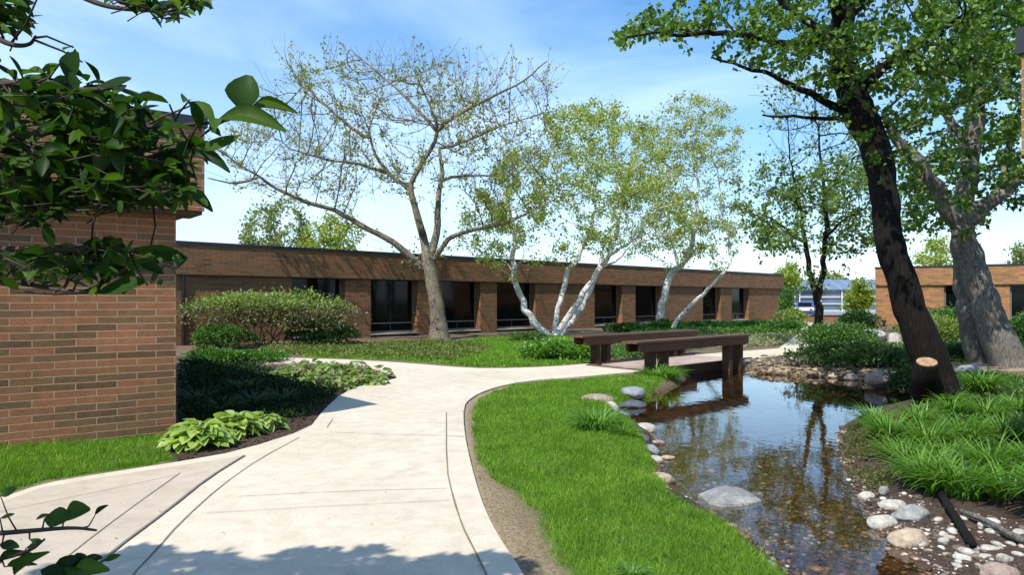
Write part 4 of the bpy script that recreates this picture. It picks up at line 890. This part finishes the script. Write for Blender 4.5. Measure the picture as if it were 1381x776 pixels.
shrub('round_shrub', 'low dark green shrub in front of the layered shrub, right one', 385, 494, 430, 468, 25.4, M['shrub_dark'], .09, 6500, 1.6, 3)
shrub('juniper_shrub', 'bright feathery green ground shrub beside the near brick corner', 236, 372, 470, 500, 18.6, M['cover_green'], .08, 6500, 1.8, 4)
shrub('daylily_mound', 'rounded bright green mound under the birch clump', 708, 794, 457, 493, 20.2, M['daylily'], .10, 11000, 1.7, 5, lumps=22)
shrub('round_shrub', 'small dark green shrub at the foot of the birch stems', 690, 735, 449, 466, 27.5, M['shrub_mid'], .09, 2200, 1.2, 6)
shrub('pond_shrub', 'dense dark green shrub hanging over the far pond edge', 1078, 1232, 462, 508, 17.6, M['shrub_dark'], .085, 9500, 2.0, 7, lumps=22)
shrub('pond_shrub', 'lighter green twiggy shrub behind the dark pond shrub', 1076, 1178, 434, 482, 21.5, M['shrub_mid'], .09, 6500, 1.9, 8, lumps=18)
shrub('hedge', 'clipped yellow green hedge before the orange building, left of the grey tree', 1222, 1300, 418, 474, 26, M['shrub_light'], .1, 6500, 2.2, 9, lumps=20)
shrub('hedge', 'dark green hedge along the orange building wall', 1235, 1330, 412, 440, 38, M['shrub_mid'], .14, 5200, 2.5, 10, lumps=20)
shrub('hedge', 'bright green hedge at the right edge behind the grey tree', 1352, 1425, 415, 462, 26, M['shrub_mid'], .11, 5200, 2.4, 11)
shrub('round_shrub', 'dark round bush beside the lime green tree', 1140, 1188, 415, 450, 33, M['shrub_dark'], .12, 4200, 2.0, 12)
shrub('round_shrub', 'low pale bush past the end of the long wing', 1050, 1085, 412, 438, 45, M['shrub_light'], .14, 2400, 2.0, 13)
shrub('round_shrub', 'narrow green bush against the far end of the long wing', 1048, 1070, 385, 436, 50, M['shrub_mid'], .16, 2200, 1.6, 14)
shrub('round_shrub', 'low green bush under the windows behind the footbridge', 815, 872, 432, 452, 34, M['shrub_mid'], .12, 3000, 1.5, 15)
shrub('round_shrub', 'dark low shrub between the two big trunks', 1268, 1322, 462, 494, 18.5, M['shrub_dark'], .09, 2600, 1.2, 16)
shrub('round_shrub', 'dark low bush at the foot of the dark tree', 1205, 1262, 486, 520, 14.3, M['shrub_dark'], .08, 3200, 1.1, 17)
for i, (a, b_, c, d, yy, mm) in enumerate([(870, 930, 431, 452, 37, 'cover_green'), (925, 985, 433, 450, 39, 'shrub_mid'), (980, 1050, 432, 449, 41, 'cover_green'), (1035, 1090, 430, 452, 36, 'shrub_mid')]):
    shrub('foundation_shrub', ['bright', 'mid', 'fresh', 'deep'][i]+' green low shrub along the long wing, '+['nearest the footbridge', 'second from the footbridge', 'third from the footbridge', 'at the far end of the wall'][i], a, b_, c, d, yy, M[mm], .13, 3200, 1.8, 30+i, group='low shrubs along the long wing')

# leafy ground covers (nobody could count them)
def cover(name, label, poly, n, m, leaf, hgt, thick=1.0):
    P = sample_poly(np.array(poly), n); h = height(P); bumpy = .5+.5*vnoise(P, 2.2, 7); O = np.column_stack([P, h+rng.random(n)**.7*hgt*(.35+.65*np.clip(bumpy, 0, 1))])
    keep = (rng.random(n) < np.clip(sdist(P, np.array(poly))/.45+.15+.3*vnoise(P, 3, 9), 0, 1)) & (sdist(P, path_poly) < -.02) & (sdist(P, far_path) < -.02) & (vnoise(P, 1.6, 5)+rng.normal(0, .3, n) > -.75*thick); O = O[keep]; n = len(O)
    D = normalize(randdir(n)+np.array((0, 0, .55))); X, Yx, Zz = frames(D, normalize(randdir(n)*.7+np.array((0, 0, .8)))); sz = leaf*rng.uniform(.6, 1.3, n)
    V, Fa = scatter(*LEAF4, O, X, Yx, Zz, np.column_stack([sz*.55, sz, sz])); o = mesh_np(name, V, Fa, m); return tag(o, label, 'ground cover', kind='stuff')
cover('ground_cover', 'yellow green ground cover along the path before the long wing', GP([(352, 480), (470, 482), (560, 486), (605, 490), (640, 482), (668, 472), (625, 465), (590, 463), (500, 466), (400, 468), (350, 472)]), 34000, M['cover'], .085, .16)
cover('ground_cover', 'green ground cover below the far end of the long wing', GP([(850, 458), (960, 452), (1100, 452), (1100, 440), (960, 440), (850, 444)]), 14000, M['cover_green'], .16, .3)
cover('ground_cover', 'pale ground cover beside the path beyond the footbridge', GP([(960, 473), (1085, 466), (1170, 462), (1150, 450), (1080, 452), (960, 458)]), 9000, M['cover_pale'], .11, .18)
cover('ground_cover', 'dark leafy ground cover in the shade behind the near brick corner', GP([(240, 588), (240, 488), (345, 494), (400, 512), (470, 528), (440, 552), (405, 572), (320, 590)]), 15000, M['cover_shaded'], .075, .17)
cover('ground_cover', 'olive moss on the point of the right bank', GP([(1132, 590), (1146, 572), (1200, 566), (1215, 600), (1205, 645), (1165, 655), (1140, 618)], -.05), 14000, M['moss'], .03, .05)
cover('ground_cover', 'green plants between the path and the far rail bench', GP([(800, 488), (870, 484), (920, 478), (960, 470), (900, 462), (820, 470)]), 6500, M['cover_green'], .09, .14)
cover('ground_cover', 'mixed green undergrowth behind the big trunks', GP([(1200, 500), (1320, 500), (1500, 505), (1500, 455), (1300, 450), (1180, 462)]), 16000, M['shrub_mid'], .09, .16)
cover('ground_cover', 'green undergrowth across the right bank', GP([(1230, 545), (1290, 510), (1480, 520), (1500, 600), (1300, 600), (1200, 565)]), 12000, M['cover_green'], .055, .09)

# ------------------------------------------------------------------ strap-leaved clumps
def clump(name, label, px, py, wpx, n, length, m, z=None, seed=1, group=None, wdt=.016, cat='plant', droop=(1.0, 2.0)):
    zz = 0; x, Y = G(px, py, 0); zz = H(x, Y); x, Y = G(px, py, zz); r = np.random.default_rng(seed); R0 = wpx/F*Y*.5*.45
    th = r.uniform(0, 6.283, n); q = R0*np.sqrt(r.random(n)); base = np.column_stack([q*np.cos(th), q*np.sin(th)*.9, np.full(n, -.02)]); az = th+r.normal(0, .5, n)
    L_ = length*r.uniform(.55, 1.15, n); V, Fa = strap_leaves(base, az, L_, wdt*r.uniform(.7, 1.3, n), r.uniform(.05, .45, n), r.uniform(*droop, n), r)
    o = mesh_np(name, V, Fa, m, True); o.location = (x, Y, zz); tag(o, label, cat, group); return o
clump('daylily_clump', 'arching daylily clump on the lawn edge left of the pond', 806, 582, 90, 420, .42, M['daylily'], seed=1, wdt=.018)
clump('daylily_clump', 'daylily clump at the corner of the footbridge by the water', 892, 517, 66, 520, .60, M['daylily'], seed=2, wdt=.026)
clump('daylily_clump', 'small daylily tuft trailing off the lawn clump', 842, 590, 34, 150, .28, M['daylily'], seed=3)
clump('grass_tuft', 'dark grass tuft at the bottom edge of the lawn', 855, 779, 44, 260, .13, M['daylily'], seed=4, wdt=.009)
spots = [(1238, 575, 46), (1285, 560, 44), (1330, 565, 46), (1372, 560, 50), (1200, 598, 40), (1248, 605, 56), (1300, 600, 60), (1355, 600, 60), (1410, 600, 60), (1222, 632, 52), (1275, 640, 66), (1335, 640, 66), (1395, 640, 66), (1300, 672, 72), (1362, 680, 76), (1420, 684, 70), (1180, 577, 36), (1243, 656, 58), (1268, 668, 50)]
for i, (a, b_, c) in enumerate(spots):
    row = ['back', 'second', 'third', 'front'][0 if b_ < 580 else 1 if b_ < 606 else 2 if b_ < 650 else 3]; peers = sorted(q[0] for q in spots if (0 if q[1] < 580 else 1 if q[1] < 606 else 2 if q[1] < 650 else 3) == ['back', 'second', 'third', 'front'].index(row)); od = ['first', 'second', 'third', 'fourth', 'fifth', 'sixth', 'seventh'][peers.index(a)]
    clump('daylily_clump', 'daylily clump in the %s row of the right bank, %s from the water' % (row, od), a, b_, c*1.25, 260, .50 if b_ > 590 else .42, M['daylily'], seed=50+i, group='daylilies massed on the right bank', wdt=.017, droop=(.9, 1.9))
clump('daylily_clump', 'bright daylily tuft at the foot of the grey tree', 1322, 528, 60, 320, .5, M['daylily'], seed=90, wdt=.022)
clump('daylily_clump', 'daylily tuft on the bank just right of the dark trunk', 1283, 545, 36, 160, .36, M['daylily'], seed=91)

# ------------------------------------------------------------------ hostas
def hosta(label, px, py, wpx, n, m, seed, group=None, z=0, lf=.48):
    x, Y = G(px, py, 0); zz = H(x, Y); r = np.random.default_rng(seed); Rr = wpx/F*Y*.5; rt = None
    t = np.sqrt(r.random(n)); az = np.arange(n)*2.39996+r.normal(0, .2, n); hgt = Rr*(.55*(1-t**1.8)+.14)+r.normal(0, Rr*.04, n); rad = Rr*.72*t
    O = np.column_stack([rad*np.cos(az), rad*np.sin(az), hgt]); tilt = .12-.5*t+r.normal(0, .22, n)
    D = np.column_stack([np.cos(az)*np.cos(tilt), np.sin(az)*np.cos(tilt), np.sin(tilt)+.35]); X, Yx, Zz = frames(D, np.tile((0, 0, 1.), (n, 1))+r.normal(0, .2, (n, 3)), r); sz = Rr*lf*r.uniform(.7, 1.15, n)
    V, Fa = scatter(*HOSTA, O, X, Yx, Zz, np.column_stack([sz*.72, sz, sz]))
    rt = empty('hosta', (x, Y, zz)); tag(rt, label, 'hosta', group); mesh_np('foliage', V, Fa, m, True, rt)
    b = MB()
    for i in range(0, n, 2): b.tube([(0, 0, -.01), O[i]*np.array((.5, .5, .7)), O[i]], (.004, .0035, .003), 4, False)
    b.build('stalk', M['hosta_green'], rt)
hosta('largest chartreuse hosta clump at the near brick corner', 268, 603, 90, 140, M['hosta'], 1)
hosta('chartreuse hosta behind and right of the largest one', 318, 588, 74, 110, M['hosta'], 2)
hosta('smaller chartreuse hosta at the right end of the row', 356, 580, 60, 70, M['hosta'], 3)
hosta('chartreuse hosta tucked between the two large ones', 296, 592, 64, 70, M['hosta'], 4)
bedp = [(500, 512), (486, 507), (508, 518), (474, 516), (455, 510), (440, 503), (462, 500), (482, 498), (420, 500), (402, 496), (430, 512), (448, 520), (466, 524), (415, 520), (398, 508), (380, 503), (372, 512), (512, 508), (445, 496), (390, 514), (488, 518)]
for i, (a, b_) in enumerate(bedp): hosta('small grey green hosta in the mulch bed by the path fork', a, b_+2, 27+6*(i % 3), 24, M['hosta_green'], 100+i, 'small hostas in the mulch bed', lf=.6)
# dark sprigs in the wall shade
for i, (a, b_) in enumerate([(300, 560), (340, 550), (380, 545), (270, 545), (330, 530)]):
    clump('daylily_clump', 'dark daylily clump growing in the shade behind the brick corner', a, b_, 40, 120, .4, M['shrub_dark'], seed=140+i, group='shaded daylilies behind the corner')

# ------------------------------------------------------------------ lawns
def lawn(label, poly, n, size, wdt, gap=.01, edge=.10, fall=True, bare=0.0, seed=1, dry=.0):
    r = np.random.default_rng(seed); P = sample_poly(poly, n, r)
    d = sdist(P, poly)+.10*vnoise(P, 4.5, 8); thin = np.clip(d/edge+.25, 0, 1); keep = (r.random(len(P)) < thin) & (P[:, 1] > 3.2) & (sdist(P, path_poly) < -gap+.035*vnoise(P, 7, 6)*2*(gap > .05)) & (sdist(P, pond) < .02+.05*vnoise(P, 6, 2))
    if fall: keep &= r.random(len(P)) < np.clip((9.0/np.maximum(P[:, 1], 1))**1.0, 0, 1)
    if bare: keep &= (vnoise(P, 1.7, seed)+r.normal(0, .25, len(P))) > -bare
    P = P[keep]; n = len(P); k = np.clip(P[:, 1]/6, .8, 3); D = normalize(np.column_stack([r.normal(0, .6, n), r.normal(0, .6, n), np.ones(n)])); X, Yx, Zz = frames(D, randdir(n, r), r)
    L_ = size*r.gamma(7, 1/8., n)*(1+.4*vnoise(P, 2.5, 3)); V, Fa = scatter(*BLADE, np.column_stack([P, height(P)]), X, Yx, Zz, np.column_stack([wdt*k, L_, L_]))
    return tag(mesh_np('lawn_grass', V, Fa, M['grass']), label, 'grass', kind='stuff')
lawn('bright mown grass between the curved path and the pond', LAWN1, 240000, .055, .0042, seed=1, bare=.95)
lawn('mown grass strip below the near brick wall', LAWN2[[1, 2, 3, 4, 5, 6, 7, 8, 9]], 70000, .055, .0045, gap=.17, seed=2)
lawn('mown grass between the far path and the long wing', LAWN3, 90000, .07, .008, seed=3, fall=False, bare=.9, edge=.3)
# tufts of dry grass on the bare strip beside the path
strip = GP([(630, 560), (640, 548), (650, 560), (650, 620), (690, 662), (728, 685), (745, 735), (775, 776), (712, 776), (694, 752), (672, 720), (655, 680), (640, 630)])
P = sample_poly(strip, 2600); P = P[sdist(P, path_poly) < -.01]; n = len(P); D = normalize(np.column_stack([rng.normal(0, .9, (n, 2)), np.full(n, .6)])); X, Yx, Zz = frames(D)
V, Fa = scatter(*BLADE, np.column_stack([P, height(P)]), X, Yx, Zz, np.column_stack([np.full(n, .004), rng.uniform(.01, .035, n), np.full(n, .02)])); tag(mesh_np('dry_grass', V, Fa, M['grass_dry']), 'dry clippings on the bare soil beside the path', 'grass', kind='stuff')
Pc = sample_poly(LAWN1, 5200); Pc = Pc[(vnoise(Pc, 1.9, 11) > .35) & (sdist(Pc, LAWN1) > .05) & (sdist(Pc, path_poly) < -.1)]; n = len(Pc); D = normalize(np.column_stack([rng.normal(0, 1, (n, 2)), np.full(n, .3)])); X, Yx, Zz = frames(D, np.tile((0, 0, 1.), (n, 1)))
V, Fa = scatter(*OVAL, np.column_stack([Pc, height(Pc)+rng.uniform(.02, .05, n)]), X, Yx, Zz, rng.uniform(.012, .028, n)); tag(mesh_np('clover', V, Fa, M['cover_green']), 'broad leaved clover patches in the near lawn', 'clover', kind='stuff')
Pc = np.concatenate([sample_poly(LAWN1, 260), sample_poly(path_poly, 210)]); n = len(Pc); D = normalize(np.column_stack([rng.normal(0, 1, (n, 2)), np.full(n, .05)])); X, Yx, Zz = frames(D, np.tile((0, 0, 1.), (n, 1)))
V, Fa = scatter(*LEAF4, np.column_stack([Pc, np.where(sdist(Pc, path_poly) > 0, .036, height(Pc)+.045)]), X, Yx, Zz, rng.uniform(.008, .022, n)); tag(mesh_np('leaf_litter', V, Fa, leafmat('fallen leaf', [(.10, .06, .03), (.22, .15, .07), (.35, .28, .13)], .1, .8, .1)), 'tiny dry leaves fallen on the path and lawn', 'leaf litter', kind='stuff')
# wood-chip mulch in the beds
P = sample_poly(BED, 9000); P = P[sdist(P, path_poly) < -.01]; n = len(P); D = normalize(np.column_stack([rng.normal(0, 1, (n, 2)), rng.normal(0, .25, n)])); X, Yx, Zz = frames(D, np.tile((0, 0, 1.), (n, 1)))
CH8 = (np.array([(x, y, z) for z in (0, 1) for y in (-.5, .5) for x in (-.5, .5)]), [np.array([(0, 2, 3, 1), (4, 5, 7, 6), (0, 1, 5, 4), (2, 6, 7, 3), (0, 4, 6, 2), (1, 3, 7, 5)])])
V, Fa = scatter(*CH8, np.column_stack([P, height(P)+.002]), X, Yx, Zz, np.column_stack([rng.uniform(.008, .02, n), rng.uniform(.02, .06, n), np.full(n, .006)])); tag(mesh_np('mulch', V, Fa, leafmat('bark mulch', [(.035, .022, .015), (.08, .052, .036), (.15, .105, .075)], .0, .9, .1)), 'dark bark mulch around the hostas', 'mulch', kind='stuff')

# ------------------------------------------------------------------ foreground magnolia
mg = empty('magnolia_tree', (-2.9, .2, 0)); tag(mg, 'dark big leaved magnolia whose branches hang in from the left', 'tree')
rm = np.random.default_rng(77)
MB_ = MB(); LV = []; LF = []; ln = 0
ON = [True]
SIL = [np.array(q, float) for q in ([(-900, 70), (0, 74), (45, 66), (90, 62), (112, 66), (125, 98), (175, 100), (190, 122), (232, 122), (272, 132), (292, 160), (300, 205), (272, 228), (284, 268), (262, 284), (180, 284), (90, 290), (60, 306), (-900, 306)],
    [(-900, 308), (0, 320), (60, 335), (130, 318), (170, 310), (252, 342), (246, 380), (196, 386), (120, 397), (60, 396), (-900, 410)], [(-900, -300), (30, -300), (60, 15), (45, 50), (-900, 66)], [(100, -500), (300, -500), (292, 2), (245, 32), (240, 44), (195, 40), (190, 24), (130, 4)])]
def addleaves(O, D, up, sz, asp=.48):
    global ln
    O = np.array(O, float); D = np.array(D, float); sz = np.array(sz, float); up = np.array(up, float)
    if len(O) > 1 and ON[0]:
        tip = O+normalize(D)*sz[:, None]; vis = (tip[:, 1] > .9) & (tip[:, 2] < CH+.42*tip[:, 1]) & (O[:, 0] > -.75*O[:, 1]); ok = ~vis
        for f in (1.0,):
            q = np.column_stack([CX+tip[:, 0]/tip[:, 1]*F, HY-(tip[:, 2]-CH)/tip[:, 1]*F])
            for pl in SIL: ok |= inpoly(q, pl)
        if not ok.any(): return
        O, D, sz, up = O[ok], D[ok], sz[ok], up[ok]
    X, Yx, Zz = frames(np.array(D, float), np.array(up, float), rm); sz = np.array(sz, float); V, Fa = scatter(*OVAL, np.array(O, float), X, Yx, Zz, np.column_stack([sz*asp*rm.uniform(.8, 1.15, len(sz)), sz, sz*rm.uniform(-.2, 1.9, len(sz))])); LV.append(V); LF.append(Fa[0]+ln); ln += len(V)
BPL = []
def insil(p):
    q = np.array([[CX+p[0]/p[1]*F, HY-(p[2]-CH)/p[1]*F]]); return any(inpoly(q, pl)[0] for pl in SIL)
def branch(px, Y0, Y1, r0, r1):
    n = len(px); P = smooth_line([Wp(a, b_, Y0+(Y1-Y0)*i/(n-1)) for i, (a, b_) in enumerate(px)], 2); MB_.tube(P, np.linspace(r0, r1, len(P)), 7); BPL.append(P); return P
def whorl(p, d, n, L_, spread=.9):
    d = normalize(np.array(d, float)); az = np.arange(n)*6.283/n+rm.uniform(0, 6); s1 = normalize(np.cross(d, (0, .3, 1))); s2 = np.cross(d, s1)
    D = d*rm.uniform(.25, .9, (n, 1))+spread*(np.cos(az)[:, None]*s1+np.sin(az)[:, None]*s2); D[:, 2] *= .5
    addleaves(np.repeat([p], n, 0)+rm.normal(0, .006, (n, 3)), D, normalize(rm.normal(0, .35, (n, 3))+np.array((0, -.3, .9))), L_*rm.uniform(.65, 1.15, n), .5)
BR = [([(-160, 250), (-20, 238), (90, 250), (170, 235), (215, 205), (262, 200)], 1.9, 1.65, .014, .004),
      ([(-160, 170), (0, 190), (70, 176), (140, 170), (200, 172), (290, 165)], 2.0, 1.6, .012, .003),
      ([(-150, 100), (-10, 110), (50, 115), (110, 122), (160, 118)], 1.8, 1.6, .012, .003),
      ([(-150, 300), (0, 272), (110, 268), (200, 266), (265, 268)], 2.1, 1.8, .013, .003),
      ([(-160, 360), (-10, 376), (30, 382), (80, 392), (130, 395)], 1.9, 1.7, .010, .003),
      ([(-150, 345), (10, 335), (80, 338), (150, 335), (215, 345)], 2.1, 1.8, .011, .003),
      ([(-150, 20), (-20, 40), (10, 60), (40, 62), (48, 48)], 1.7, 1.6, .010, .002),
      ([(-60, -120), (40, -40), (115, -2), (150, 10), (200, 14), (255, 5)], 2.2, 1.9, .012, .003),
      ([(-150, 700), (-20, 722), (50, 716), (100, 712), (130, 716)], 1.5, 1.4, .007, .002),
      ([(-120, 800), (-20, 760), (40, 745), (60, 728)], 1.5, 1.4, .006, .002),
      ([(-100, 860), (20, 800), (80, 770), (130, 752)], 1.5, 1.4, .007, .002)]
for k, (px, y0, y1, r0, r1) in enumerate(BR):
    P = branch(px, y0, y1, r0, r1); T = normalize(np.gradient(P, axis=0)); n = len(P)
    if k < 8:
        for i in range(int(n*.35), n, 1 if k in (0, 1, 3) else 1):
            if rm.random() < (.75 if k != 6 else .5):
                sd = T[i]*.5+rm.normal(0, .6, 3); sd[2] += .1; L_ = rm.uniform(.05, .16); e = P[i]+normalize(sd)*L_
                if not insil(e): continue
                MB_.tube([P[i], (P[i]+e)/2+rm.normal(0, .008, 3), e], (.003, .0025, .002), 5)
                whorl(e, sd, rm.integers(3, 6), .066 if k not in (6,) else .055)
        whorl(P[-1], T[-1], 4, .068)
# extra leaf sprays filling the dark mass
def mass(ell, n, L_=.085):
    for _ in range(n):
        cx_, cy_, rx, ry = ell; t = rm.uniform(0, 6.283); q = math.sqrt(rm.random()); Yd = rm.uniform(1.55, 2.35); p = Wp(cx_+rx*q*math.cos(t), cy_+ry*q*math.sin(t), Yd); sd = np.array((rm.uniform(.1, 1), rm.normal()*.3, rm.normal()*.45))
        if not insil(p): continue
        MB_.tube([p-normalize(sd*np.array((1, 1, .4)))*.07, p], (.002, .0015), 4); whorl(p, sd, rm.integers(4, 7), L_)
mass((40, 170, 110, 36), 34, .064); mass((60, 235, 150, 42), 125, .058); mass((120, 262, 140, 22), 60, .052); mass((150, 190, 60, 30), 12, .06); mass((205, 256, 48, 14), 40, .042); mass((110, 352, 110, 20), 26, .055); mass((0, 350, 60, 25), 12, .06); mass((-60, 100, 60, 40), 12, .06); mass((100, 135, 60, 22), 16, .06); mass((165, 165, 70, 22), 22, .056); mass((30, 130, 80, 30), 18, .062); mass((215, 205, 38, 26), 14, .05)
mass((0, 25, 34, 30), 18, .055); mass((210, 0, 60, 18), 30, .055); mass((25, 290, 70, 18), 22, .06)
BPs = np.concatenate(BPL)
# named sprays at the right tips: (px, py) of leaf base, pixel direction, length px
def pxleaf(bx, by, tx, ty, Yd=1.6, asp=.48, face=(.15, -.8, .6)):
    a = Wp(bx, by, Yd); k = BPs[np.argmin(np.linalg.norm(BPs-a, axis=1))]
    if np.linalg.norm(k-a) < .4: MB_.tube([k, (k+a)/2+np.array((0, 0, -.008)), a], (.0022, .0018, .0012), 4)
    b_ = Wp(tx, ty, Yd-.02); addleaves([a], [b_-a], [face], [np.linalg.norm(b_-a)*(.78 if Yd < 1.5 else 1)], asp)
for q in [(328, 150, 332, 101, 1.6, .98), (296, 162, 378, 160, 1.6, .30), (340, 146, 394, 139, 1.6, .14), (290, 166, 257, 134, 1.6, .55), (262, 200, 322, 186, 1.62, .40), (258, 208, 306, 222, 1.62, .30), (282, 172, 296, 180, 1.6, .4),
          (130, 116, 177, 106, 1.6, .5), (92, 108, 100, 69, 1.65, .9), (240, 215, 250, 190, 1.62, .7), (252, 262, 284, 278, 1.8, .4), (215, 345, 250, 348, 1.8, .5), (180, 335, 246, 346, 1.8, .45), (140, 320, 170, 350, 1.8, .5), (130, 395, 196, 378, 1.7, .35),
          (60, 700, 102, 697, 1.45, .75), (88, 696, 122, 683, 1.45, .85), (66, 694, 44, 702, 1.45, .4), (128, 696, 146, 678, 1.45, .35), (90, 762, 125, 752, 1.42, .6), (70, 775, 112, 745, 1.42, .5), (110, 755, 145, 752, 1.42, .35), (140, 757, 168, 747, 1.42, .3), (20, 776, 60, 738, 1.42, .3), (55, 770, 92, 776, 1.4, .6),
          (0, 668, 28, 658, 1.45, .4), (0, 700, 24, 692, 1.45, .25), (35, 740, 60, 728, 1.45, .3), (0, 735, 30, 738, 1.45, .4), (40, 728, 62, 734, 1.45, .4), (100, 770, 150, 765, 1.4, .55), (0, 755, 45, 742, 1.45, .25), (10, 765, 50, 758, 1.45, .3), (60, 790, 130, 770, 1.4, .5)]: pxleaf(*q)
MB_.tube(smooth_line([Wp(250, 205, 1.65), Wp(275, 178, 1.62), Wp(330, 148, 1.6)], 1), .003, 5)
# trunk and limbs out of frame, crown that shades the path in the foreground
trunk = np.array([(-2.9, .2, -.1), (-2.85, .25, 1.0), (-2.7, .3, 2.0), (-2.5, .1, 3.2), (-2.3, 0, 4.4)]); MB_.tube(resample(trunk, .2), np.linspace(.14, .06, len(resample(trunk, .2))), 12)
for k, (px, y0, *_r) in enumerate(BR):
    s = Wp(*px[0], y0); t = trunk[2 if s[2] > 1.4 else 1]; MB_.tube(resample([t, (t+s)/2+np.array((0, 0, .1)), s], .1), np.linspace(.03, _r[1], len(resample([t, (t+s)/2+np.array((0, 0, .1)), s], .1))), 7)
ON[0] = False; pts = []
while len(pts) < 1150:
    z = rm.uniform(2.7, 5.4); sx = rm.uniform(-3.9, .12); sy = 4.72-3.9*rm.random()**1.7
    lim = 4.62+.10*math.sin(sx*5.3+1)+.06*math.sin(sx*13)-.35*max(0, -2.35-sx)-.9*max(0, sx+.12)
    if sy > lim or sx < -2.75: continue
    X_, Y_ = sx-SHX*z, sy-SHY*z
    if Y_ > 2.0 and z < 1.75+.42*Y_: continue
    if Y_ < -1.5 or (sx > -1.0 and 2.6 < sy < 4.0): continue
    pts.append((X_, Y_, z))
pts = np.array(pts)
for p in pts:
    sd = rm.normal(0, 1, 3)*np.array((1, 1, .3)); sd[2] += .3; whorl(p, sd, 6, .10, 1.0)
hubs = pts[rm.choice(len(pts), 14, False)]
for h in hubs: MB_.tube(resample([trunk[3], (trunk[3]+h)/2+np.array((0, 0, .2)), h], .2), np.linspace(.04, .012, len(resample([trunk[3], (trunk[3]+h)/2+np.array((0, 0, .2)), h], .2))), 6)
for p in pts: h = hubs[np.argmin(np.linalg.norm(hubs-p, axis=1))]; MB_.tube([h, (h+p)/2+rm.normal(0, .04, 3), p], (.008, .006, .004), 4)
rel(MB_.build('trunk', M['twig'], smooth=True), mg)
rel(mesh_np('foliage', np.concatenate(LV), [np.concatenate(LF)], M['magnolia'], True), mg)
print('verts', sum(len(m.vertices) for m in bpy.data.meshes))
